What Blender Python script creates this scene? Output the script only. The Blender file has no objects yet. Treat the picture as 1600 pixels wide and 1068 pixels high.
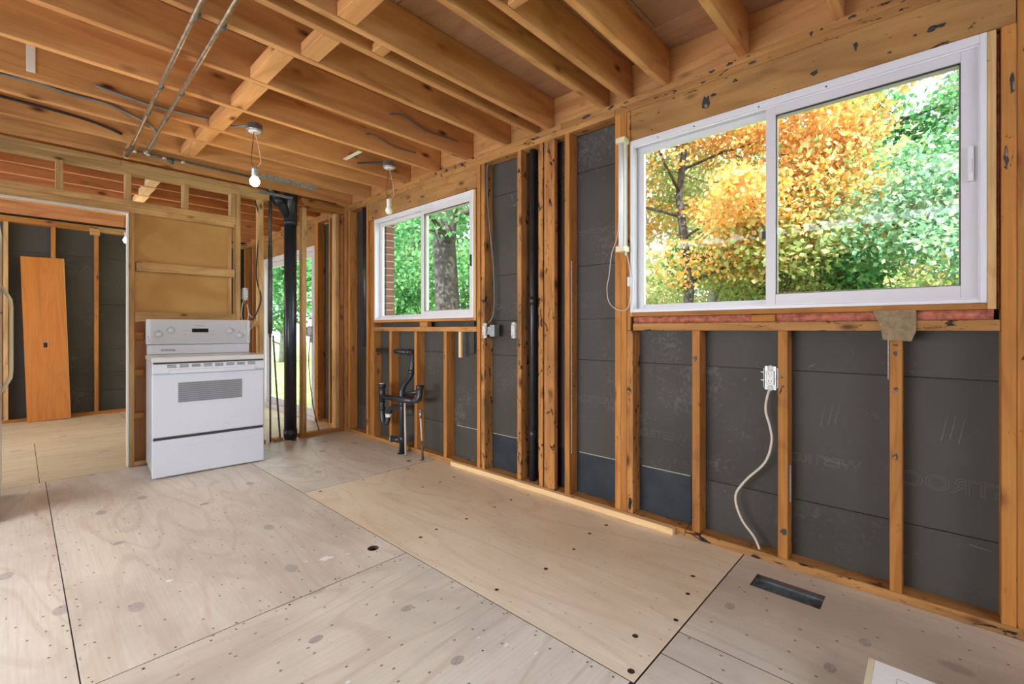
import bpy, bmesh, math, random
import numpy as np
from mathutils import Vector, Matrix
from mathutils.geometry import tessellate_polygon
random.seed(7); R = np.random.RandomState(11)
S = bpy.context.scene; C = S.collection

# ------------------------------------------------------------------ camera, sky, sun, added fill lights, exposure
cam = bpy.data.cameras.new('camera'); cam.sensor_width = 36; cam.lens = 36*713/1600
cam.shift_y = -19/1600; cam.clip_start = .02; cam.clip_end = 300
co = bpy.data.objects.new('camera', cam); C.objects.link(co)
co.location = (0, 0, 1.104); co.rotation_euler = (math.radians(90), 0, math.radians(42.79-90))
S.camera = co
S.view_settings.view_transform = 'Standard'; S.view_settings.look = 'None'
S.view_settings.gamma = 1; S.view_settings.use_curve_mapping = False; S.view_settings.exposure = 0.0
W = bpy.data.worlds.new('sky'); S.world = W; W.use_nodes = True
wn = W.node_tree.nodes; wl = W.node_tree.links; bg = wn['Background']
wt = wn.new('ShaderNodeTexCoord'); wno = wn.new('ShaderNodeTexNoise'); wno.inputs['Scale'].default_value = 2.2
wno.inputs['Detail'].default_value = 5
wr = wn.new('ShaderNodeValToRGB'); wr.color_ramp.elements[0].position = .35; wr.color_ramp.elements[0].color = (.50, .72, 1, 1)
wr.color_ramp.elements[1].position = .62; wr.color_ramp.elements[1].color = (.95, .98, 1, 1)
wl.new(wt.outputs['Generated'], wno.inputs['Vector']); wl.new(wno.outputs['Fac'], wr.inputs['Fac'])
wl.new(wr.outputs['Color'], bg.inputs['Color']); bg.inputs['Strength'].default_value = 8.0

def light(name, kind, loc, rot, energy, color, **kw):
    l = bpy.data.lights.new(name, kind); l.energy = energy; l.color = color
    for k, v in kw.items(): setattr(l, k, v)
    o = bpy.data.objects.new(name, l); C.objects.link(o); o.location = loc; o.rotation_euler = rot
    return o
sun = light('sun', 'SUN', (0, 0, 20), (0, 0, 0), 17.0, (1, .95, .86), angle=.01)
sun.rotation_euler = Vector((.62, .35, -.72)).to_track_quat('-Z', 'Y').to_euler()
# fill lights added out of view to brighten both rooms
light('rear_fill_light', 'AREA', (.2, -2.55, 1.75), (math.radians(40), 0, 0), 24, (.90, .95, 1), shape='RECTANGLE', size=3.2, size_y=1.0, spread=math.radians(120))
light('left_fill_light', 'AREA', (-2.35, 2.3, 1.05), (math.radians(66), 0, math.radians(-90)), 46, (.92, .96, 1), shape='RECTANGLE', size=2.6, size_y=.9, spread=math.radians(120))
light('back_room_fill_light', 'AREA', (-2.35, 6.4, 1.6), (math.radians(60), 0, math.radians(-90)), 22, (1, .93, .78), shape='RECTANGLE', size=2.0, size_y=1.5)

# ------------------------------------------------------------------ materials
def nt(name):
    m = bpy.data.materials.new(name); m.use_nodes = True
    return m, m.node_tree.nodes, m.node_tree.links, m.node_tree.nodes['Principled BSDF']
def plain(name, col, rough=.5, metal=0, spec=.5, bump=0, var=0, scale=60):
    m, n, l, b = nt(name)
    b.inputs['Base Color'].default_value = (*col, 1); b.inputs['Roughness'].default_value = rough
    b.inputs['Metallic'].default_value = metal; b.inputs['Specular IOR Level'].default_value = spec
    t = n.new('ShaderNodeTexCoord'); no = n.new('ShaderNodeTexNoise'); no.inputs['Scale'].default_value = scale; no.inputs['Detail'].default_value = 5
    l.new(t.outputs['Object'], no.inputs['Vector'])
    if var:
        r = n.new('ShaderNodeValToRGB'); r.color_ramp.elements[0].position = .3; r.color_ramp.elements[1].position = .7
        r.color_ramp.elements[0].color = (*[c*(1-var) for c in col], 1); r.color_ramp.elements[1].color = (*[min(1, c*(1+var)) for c in col], 1)
        l.new(no.outputs['Fac'], r.inputs['Fac']); l.new(r.outputs['Color'], b.inputs['Base Color'])
    if bump:
        bp = n.new('ShaderNodeBump'); bp.inputs['Strength'].default_value = bump; bp.inputs['Distance'].default_value = .002
        l.new(no.outputs['Fac'], bp.inputs['Height']); l.new(bp.outputs['Normal'], b.inputs['Normal'])
    return m
def ramp(n, pts):
    r = n.new('ShaderNodeValToRGB'); e = r.color_ramp.elements
    while len(e) < len(pts): e.new(.5)
    for k, (p, c) in enumerate(pts):
        e[k].position = p; e[k].color = (*c, 1) if len(c) == 3 else c
    return r
def mix(n, l, fac, a, b, mode='MIX'):
    m = n.new('ShaderNodeMix'); m.data_type = 'RGBA'; m.blend_type = mode
    if hasattr(fac, 'is_output'): l.new(fac, m.inputs['Factor'])
    else: m.inputs['Factor'].default_value = fac
    for s, v in (('A', a), ('B', b)):
        i = [q for q in m.inputs if q.name == s and q.type == 'RGBA'][0]
        if hasattr(v, 'is_output'): l.new(v, i)
        else: i.default_value = (*v, 1)
    return [q for q in m.outputs if q.type == 'RGBA'][0]
def wood(name, c1, c2, c3=None, knot=.10, stain=0, dirt=0, rough=.72, grain=(1.1, 16, 16), vary=.2, knotcol=(.11, .035, .012), figure=.45, spec=.25):
    """lumber: grain runs along the local X axis of each board"""
    m, n, l, b = nt(name); b.inputs['Roughness'].default_value = rough; b.inputs['Specular IOR Level'].default_value = spec
    t = n.new('ShaderNodeTexCoord'); oi = n.new('ShaderNodeObjectInfo')
    mu = n.new('ShaderNodeMath'); mu.operation = 'MULTIPLY'; mu.inputs[1].default_value = 61; l.new(oi.outputs['Random'], mu.inputs[0])
    cv = n.new('ShaderNodeCombineXYZ')
    for i in range(3): l.new(mu.outputs[0], cv.inputs[i])
    ad = n.new('ShaderNodeVectorMath'); l.new(t.outputs['Object'], ad.inputs[0]); l.new(cv.outputs[0], ad.inputs[1])
    def noise(sc, scale=1, det=4, dist=0, rgh=.5):
        mp = n.new('ShaderNodeMapping'); mp.inputs['Scale'].default_value = sc; l.new(ad.outputs[0], mp.inputs['Vector'])
        x = n.new('ShaderNodeTexNoise'); x.inputs['Scale'].default_value = scale; x.inputs['Detail'].default_value = det
        x.inputs['Distortion'].default_value = dist; x.inputs['Roughness'].default_value = rgh
        l.new(mp.outputs[0], x.inputs['Vector']); return x.outputs['Fac']
    g = noise(grain, 1, 5, .4); c3 = c3 or c1
    col = ramp(n, [(.3, c1), (.5, c2), (.72, c3)]); l.new(g, col.inputs['Fac'])
    # growth rings: contour lines of a smooth stretched field
    f = noise((grain[0]*.5, grain[1]*.28, grain[2]*.28), 1, 1, .2)
    s = n.new('ShaderNodeMath'); s.operation = 'MULTIPLY'; s.inputs[1].default_value = 62; l.new(f, s.inputs[0])
    s2 = n.new('ShaderNodeMath'); s2.operation = 'SINE'; l.new(s.outputs[0], s2.inputs[0])
    rr = ramp(n, [(.0, (1, 1, 1)), (.72, (.96, .94, .92)), (.98, (1-.6*figure, 1-.75*figure, 1-.85*figure))]); l.new(s2.outputs[0], rr.inputs['Fac'])
    out = mix(n, l, .55, col.outputs['Color'], rr.outputs['Color'], 'MULTIPLY')
    fine = noise((5, 150, 150), 1, 2)
    fr = ramp(n, [(.35, (.86, .83, .80)), (.6, (1, 1, 1))]); l.new(fine, fr.inputs['Fac'])
    out = mix(n, l, .6, out, fr.outputs['Color'], 'MULTIPLY')
    if knot:
        mp = n.new('ShaderNodeMapping'); mp.inputs['Scale'].default_value = (3.6, 8, 8); l.new(ad.outputs[0], mp.inputs['Vector'])
        v = n.new('ShaderNodeTexVoronoi'); v.inputs['Scale'].default_value = 1; l.new(mp.outputs[0], v.inputs['Vector'])
        kr = ramp(n, [(knot*.5, (1, 1, 1)), (knot*1.25, (.35, .35, .35)), (knot*1.9, (0, 0, 0))]); l.new(v.outputs['Distance'], kr.inputs['Fac'])
        out = mix(n, l, kr.outputs['Color'], out, knotcol)
    if dirt:
        d = noise((1.6, 3, 3), 1.3, 5); dr = ramp(n, [(.45, (0, 0, 0)), (.75, (dirt,)*3)]); l.new(d, dr.inputs['Fac'])
        out = mix(n, l, dr.outputs['Color'], out, (.16, .09, .04))
    if stain:
        d = noise((9, 26, 26), 1, 5, 1.1, .68); dr = ramp(n, [(.715-stain*.09, (0, 0, 0)), (.75-stain*.09, (1, 1, 1))]); l.new(d, dr.inputs['Fac'])
        out = mix(n, l, dr.outputs['Color'], out, (.018, .014, .012))
    hs = n.new('ShaderNodeHueSaturation'); mr = n.new('ShaderNodeMapRange'); mr.inputs['To Min'].default_value = 1-vary; mr.inputs['To Max'].default_value = 1+vary*.7
    l.new(oi.outputs['Random'], mr.inputs['Value']); l.new(mr.outputs[0], hs.inputs['Value']); l.new(out, hs.inputs['Color'])
    l.new(hs.outputs['Color'], b.inputs['Base Color'])
    bp = n.new('ShaderNodeBump'); bp.inputs['Strength'].default_value = .35; bp.inputs['Distance'].default_value = .002
    l.new(fine, bp.inputs['Height']); l.new(bp.outputs['Normal'], b.inputs['Normal'])
    return m
def ply(name, base, tint, dark, fig=.5, *, spots=.6, plugs=True, pink=0, rough=.55, spec=.35, scuff=.5):
    """plywood sheet: long wavy cathedral figure, nail dots, football plugs, scuffs"""
    m, n, l, b = nt(name); b.inputs['Roughness'].default_value = rough; b.inputs['Specular IOR Level'].default_value = spec
    t = n.new('ShaderNodeTexCoord'); oi = n.new('ShaderNodeObjectInfo')
    mu = n.new('ShaderNodeMath'); mu.operation = 'MULTIPLY'; mu.inputs[1].default_value = 43; l.new(oi.outputs['Random'], mu.inputs[0])
    cv = n.new('ShaderNodeCombineXYZ'); l.new(mu.outputs[0], cv.inputs[0]); l.new(mu.outputs[0], cv.inputs[1])
    ad = n.new('ShaderNodeVectorMath'); l.new(t.outputs['Object'], ad.inputs[0]); l.new(cv.outputs[0], ad.inputs[1])
    def noise(sc, det=4, dist=0, rgh=.5):
        mp = n.new('ShaderNodeMapping'); mp.inputs['Scale'].default_value = sc; l.new(ad.outputs[0], mp.inputs['Vector'])
        x = n.new('ShaderNodeTexNoise'); x.inputs['Scale'].default_value = 1; x.inputs['Detail'].default_value = det
        x.inputs['Distortion'].default_value = dist; x.inputs['Roughness'].default_value = rgh
        l.new(mp.outputs[0], x.inputs['Vector']); return x.outputs['Fac']
    g = noise((1.0, 2.6, 2), 5, .6); col = ramp(n, [(.32, base), (.52, tint), (.7, base)]); l.new(g, col.inputs['Fac']); out = col.outputs['Color']
    f = noise((.55, 2.4, 1), 1.5, .3); s = n.new('ShaderNodeMath'); s.operation = 'MULTIPLY'; s.inputs[1].default_value = 70; l.new(f, s.inputs[0])
    s2 = n.new('ShaderNodeMath'); s2.operation = 'SINE'; l.new(s.outputs[0], s2.inputs[0])
    rr = ramp(n, [(.55, (1, 1, 1)), (1, (.84, .76, .70))]); l.new(s2.outputs[0], rr.inputs['Fac'])
    out = mix(n, l, fig, out, rr.outputs['Color'], 'MULTIPLY')
    fine = noise((3, 90, 3), 3); fr = ramp(n, [(.35, (.88, .86, .85)), (.6, (1, 1, 1))]); l.new(fine, fr.inputs['Fac'])
    out = mix(n, l, .6, out, fr.outputs['Color'], 'MULTIPLY')
    blot = noise((.9, 1.4, 1), 6, .2, .62); br = ramp(n, [(.42, (0, 0, 0)), (.66, (scuff,)*3)]); l.new(blot, br.inputs['Fac'])
    out = mix(n, l, br.outputs['Color'], out, dark)
    scr = noise((9, 38, 5), 5, .8, .65); sr = ramp(n, [(.665, (0, 0, 0)), (.72, (.75*scuff,)*3)]); l.new(scr, sr.inputs['Fac'])
    out = mix(n, l, sr.outputs['Color'], out, (.17, .13, .10))
    def dots(sc, r, colr, amt, thr):
        mp = n.new('ShaderNodeMapping'); mp.inputs['Scale'].default_value = sc; l.new(ad.outputs[0], mp.inputs['Vector'])
        v = n.new('ShaderNodeTexVoronoi'); v.voronoi_dimensions = '2D'; v.inputs['Scale'].default_value = 1; l.new(mp.outputs[0], v.inputs['Vector'])
        dr = ramp(n, [(r*.7, (1, 1, 1)), (r, (0, 0, 0))]); l.new(v.outputs['Distance'], dr.inputs['Fac'])
        sp = n.new('ShaderNodeSeparateColor'); l.new(v.outputs['Color'], sp.inputs[0])
        gt = n.new('ShaderNodeMath'); gt.operation = 'GREATER_THAN'; gt.inputs[1].default_value = thr; l.new(sp.outputs[0], gt.inputs[0])
        ml = n.new('ShaderNodeMath'); ml.operation = 'MULTIPLY'; l.new(dr.outputs['Color'], ml.inputs[0]); l.new(gt.outputs[0], ml.inputs[1])
        ml2 = n.new('ShaderNodeMath'); ml2.operation = 'MULTIPLY'; l.new(ml.outputs[0], ml2.inputs[0]); ml2.inputs[1].default_value = amt
        return mix(n, l, ml2.outputs[0], out, colr)
    if spots:
        out = dots((9, 12, 1), .055, (.07, .05, .04), spots, .45)
        out = dots((17, 23, 1), .06, (.16, .12, .09), spots*.5, .80)
    if plugs: out = dots((2.0, 3.4, 1), .10, (.30, .26, .27), .55, .45)
    l.new(out, b.inputs['Base Color'])
    bp = n.new('ShaderNodeBump'); bp.inputs['Strength'].default_value = .3; bp.inputs['Distance'].default_value = .002
    l.new(fine, bp.inputs['Height']); l.new(bp.outputs['Normal'], b.inputs['Normal'])
    return m
M = {}
M['stud'] = wood('stud_wood', (.37, .14, .032), (.55, .24, .058), (.46, .18, .040), knot=.10, stain=.75, dirt=.35, vary=.18)
M['charred'] = wood('stained_stud_wood', (.40, .16, .045), (.58, .27, .08), (.34, .13, .04), knot=.12, stain=1.45, dirt=.9, vary=.1)
M['header'] = wood('header_wood', (.33, .165, .050), (.46, .25, .085), (.38, .19, .058), knot=.10, stain=1.0, dirt=.55, vary=.08, grain=(1.1, 10, 10))
M['joist'] = wood('joist_wood', (.52, .225, .075), (.70, .36, .135), (.58, .26, .09), knot=.115, stain=.15, dirt=.3, vary=.10, grain=(.8, 9, 9))
M['backjoist'] = wood('old_joist_wood', (.50, .20, .08), (.64, .29, .12), (.54, .22, .09), knot=.11, dirt=.3, vary=.10, grain=(.8, 9, 9))
M['plate'] = wood('plate_wood', (.36, .165, .048), (.53, .27, .09), (.40, .185, .058), knot=.09, stain=1.35, dirt=.5, vary=.12)
M['partition'] = wood('partition_wood', (.47, .27, .10), (.66, .42, .18), (.52, .30, .12), knot=.08, stain=.35, dirt=.5, vary=.15)
M['new'] = wood('new_pine', (.72, .47, .22), (.84, .60, .32), (.76, .50, .25), knot=.05, vary=.05, figure=.3)
M['deck'] = ply('roof_deck_plywood', (.38, .205, .105), (.47, .27, .15), (.24, .10, .05), spots=.3, plugs=False, scuff=.45, rough=.8, spec=.2)
M['floor_old'] = ply('weathered_plywood', (.71, .645, .54), (.79, .73, .635), (.50, .43, .36), .55, spots=.8, scuff=.85, rough=.42, spec=.5)
M['floor_new'] = ply('new_plywood', (.82, .69, .51), (.88, .77, .60), (.62, .47, .31), .42, spots=.35, plugs=False, scuff=.42, rough=.42, spec=.5)
M['floor_back'] = ply('back_room_plywood', (.70, .60, .42), (.76, .66, .47), (.56, .46, .31), spots=.5, scuff=.45)
M['panel'] = ply('lauan_panel', (.56, .32, .09), (.66, .40, .13), (.36, .16, .04), .95, spots=.1, plugs=False, scuff=.5, rough=.6)
M['oak'] = wood('orange_stained_wood', (.50, .165, .022), (.60, .22, .032), (.54, .185, .026), knot=0, vary=0, figure=.2, rough=.4, spec=.4)
M['white'] = plain('white_vinyl', (.74, .73, .76), .35, 0, .5)
M['sash'] = plain('white_sash_vinyl', (.66, .64, .66), .4, 0, .5)
M['beige'] = plain('beige_spacer', (.50, .46, .36), .6)
M['gasket'] = plain('black_gasket', (.02, .02, .02), .6)
M['enamel'] = plain('white_enamel', (.66, .69, .75), .2, 0, .6)
M['ctrl'] = plain('pale_grey_control_panel', (.55, .56, .57), .3)
M['cook'] = plain('grey_cooktop', (.62, .62, .62), .2, 0, .6)
M['slot'] = plain('dark_slot', (.035, .035, .04), .5)
M['louver'] = plain('grey_louver', (.36, .36, .38), .4)
M['disp'] = plain('display_black', (.01, .012, .015), .1)
M['grey_print'] = plain('grey_print', (.20, .20, .21), .5)
M['abs'] = plain('black_abs_pipe', (.022, .027, .036), .33, 0, .55, var=.3, scale=20)
M['iron'] = plain('grey_iron_pipe', (.10, .11, .10), .5, .3, .4, var=.3, scale=30)
M['copper'] = plain('tarnished_copper', (.30, .22, .15), .42, .75, .5, var=.35, scale=40)
M['solder'] = plain('pale_solder', (.62, .60, .55), .4, .5, var=.3, scale=50)
M['galv'] = plain('galvanized_steel', (.36, .38, .39), .42, .7, var=.3, scale=60)
M['whitepaint'] = plain('white_paint_metal', (.78, .77, .72), .4, 0, .5)
M['cream'] = plain('cream_plastic', (.78, .70, .48), .45)
M['tube'] = plain('fluorescent_tube', (.86, .87, .88), .2, 0, .6)
M['outlet'] = plain('outlet_plastic', (.70, .68, .63), .35)
M['cable'] = plain('white_cable', (.62, .55, .46), .5)
M['blackcable'] = plain('black_cable', (.02, .02, .022), .5)
M['greycable'] = plain('grey_cable', (.16, .17, .17), .5)
M['insul'] = plain('pink_insulation', (.42, .14, .09), .95, 0, .1, bump=1, var=.4, scale=45)
M['brick'] = plain('red_brick', (.24, .10, .075), .9, 0, .2, bump=.6, var=.3, scale=35)
M['mortar'] = plain('mortar', (.42, .38, .35), .95, 0, .1)
M['paper'] = plain('blue_black_membrane', (.022, .029, .037), .6, 0, .4, bump=.3, var=.35, scale=8)
M['tape'] = plain('white_tape', (.40, .39, .35), .7, var=.3, scale=90)
M['underfloor'] = plain('dark_underfloor', (.03, .022, .018), .9)
M['scrapcol'] = plain('grey_brown_board', (.27, .20, .12), .85, 0, .2, bump=.6, var=.25, scale=50)
M['duct'] = plain('blue_grey_duct', (.16, .21, .24), .45, .5, var=.4, scale=30)
M['cardwhite'] = plain('white_card', (.92, .92, .93), .5)
M['shell'] = wood('unseen_wall_wood', (.26, .15, .08), (.34, .20, .11), knot=0, vary=.05)
M['extbrick'] = M['brick']
M['print'] = plain('faint_print', (.22, .21, .19), .7)
M['scratch'] = plain('pale_scratch', (.21, .205, .20), .7)
M['sheet_edge'] = plain('painted_shade_edge', (.07, .045, .03), .9)  # dark edge colour paints the shade inside floor seams and holes
M['black'] = plain('black_knob', (.02, .02, .02), .35)

def sheathing():
    m, n, l, b = nt('grey_black_sheathing'); b.inputs['Roughness'].default_value = .62; b.inputs['Specular IOR Level'].default_value = .25
    t = n.new('ShaderNodeTexCoord'); oi = n.new('ShaderNodeObjectInfo')
    ad = n.new('ShaderNodeVectorMath'); l.new(t.outputs['Object'], ad.inputs[0]); l.new(oi.outputs['Location'], ad.inputs[1])
    a = n.new('ShaderNodeTexNoise'); a.inputs['Scale'].default_value = 1.6; a.inputs['Detail'].default_value = 6; l.new(ad.outputs[0], a.inputs['Vector'])
    r = ramp(n, [(.3, (.052, .049, .041)), (.55, (.074, .069, .058)), (.8, (.072, .060, .053))]); l.new(a.outputs['Fac'], r.inputs['Fac'])
    d = n.new('ShaderNodeTexNoise'); d.inputs['Scale'].default_value = 42; d.inputs['Detail'].default_value = 6; d.inputs['Roughness'].default_value = .7; l.new(ad.outputs[0], d.inputs['Vector'])
    e = n.new('ShaderNodeTexNoise'); e.inputs['Scale'].default_value = 2.3; e.inputs['Detail'].default_value = 3; l.new(ad.outputs[0], e.inputs['Vector'])
    mm = n.new('ShaderNodeMath'); mm.operation = 'MULTIPLY'; l.new(d.outputs['Fac'], mm.inputs[0]); l.new(e.outputs['Fac'], mm.inputs[1])
    dr = ramp(n, [(.31, (0, 0, 0)), (.42, (.45, .45, .45))]); l.new(mm.outputs[0], dr.inputs['Fac'])
    o = mix(n, l, dr.outputs['Color'], r.outputs['Color'], (.20, .185, .16))
    l.new(o, b.inputs['Base Color'])
    bp = n.new('ShaderNodeBump'); bp.inputs['Strength'].default_value = .15; bp.inputs['Distance'].default_value = .002
    l.new(d.outputs['Fac'], bp.inputs['Height']); l.new(bp.outputs['Normal'], b.inputs['Normal'])
    return m
M['sheath'] = sheathing()
def glass():
    m = bpy.data.materials.new('window_glass'); m.use_nodes = True; n = m.node_tree.nodes; l = m.node_tree.links; n.clear()
    o = n.new('ShaderNodeOutputMaterial'); tr = n.new('ShaderNodeBsdfTransparent'); gl = n.new('ShaderNodeBsdfGlossy'); gl.inputs['Roughness'].default_value = .02
    tr.inputs['Color'].default_value = (.96, .98, .97, 1)
    fr = n.new('ShaderNodeLayerWeight'); fr.inputs['Blend'].default_value = .5; mx = n.new('ShaderNodeMixShader')
    pw = n.new('ShaderNodeMath'); pw.operation = 'POWER'; pw.inputs[1].default_value = 4.5; l.new(fr.outputs['Facing'], pw.inputs[0])
    ma = n.new('ShaderNodeMath'); ma.operation = 'MULTIPLY_ADD'; ma.inputs[1].default_value = .5; ma.inputs[2].default_value = .025; l.new(pw.outputs[0], ma.inputs[0])
    l.new(ma.outputs[0], mx.inputs[0]); l.new(tr.outputs[0], mx.inputs[1]); l.new(gl.outputs[0], mx.inputs[2]); l.new(mx.outputs[0], o.inputs[0])
    return m
M['glass'] = glass()
def emit(name, col, st):
    m, n, l, b = nt(name); b.inputs['Emission Color'].default_value = (*col, 1); b.inputs['Emission Strength'].default_value = st
    b.inputs['Base Color'].default_value = (.9, .9, .88, 1); return m
M['bulb_on'] = emit('lit_bulb_glass', (1, .88, .58), 14)
M['bulb_off'] = plain('frosted_bulb_glass', (.88, .90, .84), .25, 0, .6)
def leaf(name, cols, trans=.45):
    m = bpy.data.materials.new(name); m.use_nodes = True; n = m.node_tree.nodes; l = m.node_tree.links; n.clear()
    o = n.new('ShaderNodeOutputMaterial'); g = n.new('ShaderNodeNewGeometry'); r = ramp(n, [(k/(len(cols)-1), tuple(min(.9, .95*q) for q in c)) for k, c in enumerate(cols)])
    l.new(g.outputs['Random Per Island'], r.inputs['Fac'])
    d = n.new('ShaderNodeBsdfDiffuse'); t = n.new('ShaderNodeBsdfTranslucent'); mx = n.new('ShaderNodeMixShader'); mx.inputs[0].default_value = trans
    l.new(r.outputs['Color'], d.inputs['Color']); l.new(r.outputs['Color'], t.inputs['Color'])
    l.new(d.outputs[0], mx.inputs[1]); l.new(t.outputs[0], mx.inputs[2]); l.new(mx.outputs[0], o.inputs[0]); return m
M['leaf_orange'] = leaf('orange_maple_leaf', [(.72, .27, .05), (.76, .38, .08), (.74, .44, .17), (.80, .52, .26), (.74, .33, .08), (.50, .54, .16)])
M['leaf_yellowgreen'] = leaf('yellow_green_leaf', [(.28, .42, .14), (.44, .52, .20), (.66, .58, .28), (.34, .46, .16), (.76, .50, .24), (.20, .34, .12)])
M['leaf_green'] = leaf('green_leaf', [(.06, .20, .07), (.10, .30, .11), (.20, .38, .13), (.09, .25, .12), (.28, .42, .17)])
M['leaf_teal'] = leaf('blue_green_leaf', [(.14, .34, .19), (.26, .48, .30), (.46, .62, .44), (.20, .42, .26), (.62, .62, .34)])
M['bark'] = plain('grey_bark', (.065, .057, .052), .95, 0, .1, bump=1, var=.45, scale=14)
M['palebark'] = plain('pale_bark', (.24, .22, .20), .95, 0, .1, bump=.8, var=.35, scale=10)
M['grass'] = plain('grass_ground', (.26, .34, .10), .95, 0, .1, bump=1, var=.5, scale=3)

# ------------------------------------------------------------------ builders
def link(o, parent=None):
    C.objects.link(o)
    if parent is not None: o.parent = parent
    return o
def tag(o, label=None, cat=None, group=None, kind=None):
    if label: o['label'] = label
    if cat: o['category'] = cat
    if group: o['group'] = group
    if kind: o['kind'] = kind
    return o
def empty(name, loc=(0, 0, 0), rz=0, parent=None):
    o = bpy.data.objects.new(name, None); o.empty_display_size = .1; o.location = loc; o.rotation_euler = (0, 0, rz); return link(o, parent)
def meshobj(name, verts, faces, mat, parent=None, smooth=False, loc=(0, 0, 0), rot=(0, 0, 0)):
    me = bpy.data.meshes.new(name); me.from_pydata([tuple(v) for v in verts], [], faces); me.update()
    if mat: me.materials.append(mat if not isinstance(mat, str) else M[mat])
    if smooth: me.polygons.foreach_set('use_smooth', [True]*len(me.polygons))
    o = bpy.data.objects.new(name, me); o.location = loc; o.rotation_euler = rot; return link(o, parent)
ROT = {0: (0, 0, 0), 1: (0, 0, math.pi/2), 2: (0, -math.pi/2, 0)}
_cache = {}
def box(name, x, y, z, mat, parent=None, bev=.0022, axis=None, tilt=None):
    """a board: local X is its longest side, so that grain follows it"""
    d = [abs(x[1]-x[0]), abs(y[1]-y[0]), abs(z[1]-z[0])]
    a = d.index(max(d)) if axis is None else axis
    if a == 0: s = (d[0], d[1], d[2])
    elif a == 1: s = (d[1], d[0], d[2])
    else: s = (d[2], d[1], d[0])
    key = (tuple(round(v, 4) for v in s), mat, bev)
    me = _cache.get(key)
    if me is None:
        bm = bmesh.new(); bmesh.ops.create_cube(bm, size=1); bmesh.ops.scale(bm, vec=s, verts=bm.verts)
        if bev and min(s) > bev*3: bmesh.ops.bevel(bm, geom=bm.edges[:], offset=bev, segments=1, affect='EDGES')
        me = bpy.data.meshes.new(name); bm.to_mesh(me); bm.free(); me.materials.append(M[mat]); _cache[key] = me
    o = bpy.data.objects.new(name, me); o.location = ((x[0]+x[1])/2, (y[0]+y[1])/2, (z[0]+z[1])/2)
    r = Matrix.Rotation(0, 3, 'X')
    if a == 1: r = Matrix.Rotation(math.pi/2, 3, 'Z')
    if a == 2: r = Matrix.Rotation(-math.pi/2, 3, 'Y')
    if tilt: r = Matrix.Rotation(tilt[1], 3, tilt[0]) @ r
    o.rotation_euler = r.to_euler(); return link(o, parent)
def tube_data(path, rad, n=10, cap=True):
    P = [Vector(p) for p in path]; r = rad if isinstance(rad, (list, tuple)) else [rad]*len(P)
    V = []; F = []; up = None
    for i, p in enumerate(P):
        t = (P[min(i+1, len(P)-1)]-P[max(i-1, 0)]).normalized()
        if up is None: up = t.orthogonal().normalized()
        up = (up - t*up.dot(t)).normalized(); q = t.cross(up)
        for k in range(n):
            a = 2*math.pi*k/n; V.append(p+(up*math.cos(a)+q*math.sin(a))*r[i])
    for i in range(len(P)-1):
        for k in range(n): F.append((i*n+k, i*n+(k+1) % n, (i+1)*n+(k+1) % n, (i+1)*n+k))
    if cap: F.append(tuple(reversed(range(n)))); F.append(tuple((len(P)-1)*n+k for k in range(n)))
    return V, F
def smoothpath(pts, k=6):
    P = [Vector(p) for p in pts]; out = []
    for i in range(len(P)-1):
        a = P[max(i-1, 0)]; b = P[i]; c = P[i+1]; d = P[min(i+2, len(P)-1)]
        for j in range(k):
            t = j/k; out.append(.5*((2*b)+(c-a)*t+(2*a-5*b+4*c-d)*t*t+(3*b-a-3*c+d)*t**3))
    out.append(P[-1]); return out
def tube(name, path, rad, mat, parent=None, n=10, smooth=0):
    if smooth: path = smoothpath(path, smooth)
    V, F = tube_data(path, rad, n); return meshobj(name, V, F, mat, parent, True)
def multi(name, parts, mat, parent=None, smooth=True):
    V = []; F = []
    for v, f in parts:
        b = len(V); V += list(v); F += [tuple(i+b for i in q) for q in f]
    return meshobj(name, V, F, mat, parent, smooth)
def boxdata(x, y, z):
    V = [(a, b, c) for a in x for b in y for c in z]
    return V, [(0, 1, 3, 2), (4, 6, 7, 5), (0, 4, 5, 1), (2, 3, 7, 6), (0, 2, 6, 4), (1, 5, 7, 3)]
def lathe(name, prof, mat, parent=None, loc=(0, 0, 0), rot=(0, 0, 0), n=20):
    V = []; F = []
    for r, z in prof:
        for k in range(n): V.append((r*math.cos(2*math.pi*k/n), r*math.sin(2*math.pi*k/n), z))
    for i in range(len(prof)-1):
        for k in range(n): F.append((i*n+k, i*n+(k+1) % n, (i+1)*n+(k+1) % n, (i+1)*n+k))
    F.append(tuple(reversed(range(n)))); F.append(tuple((len(prof)-1)*n+k for k in range(n)))
    return meshobj(name, V, F, mat, parent, True, loc, rot)
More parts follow.
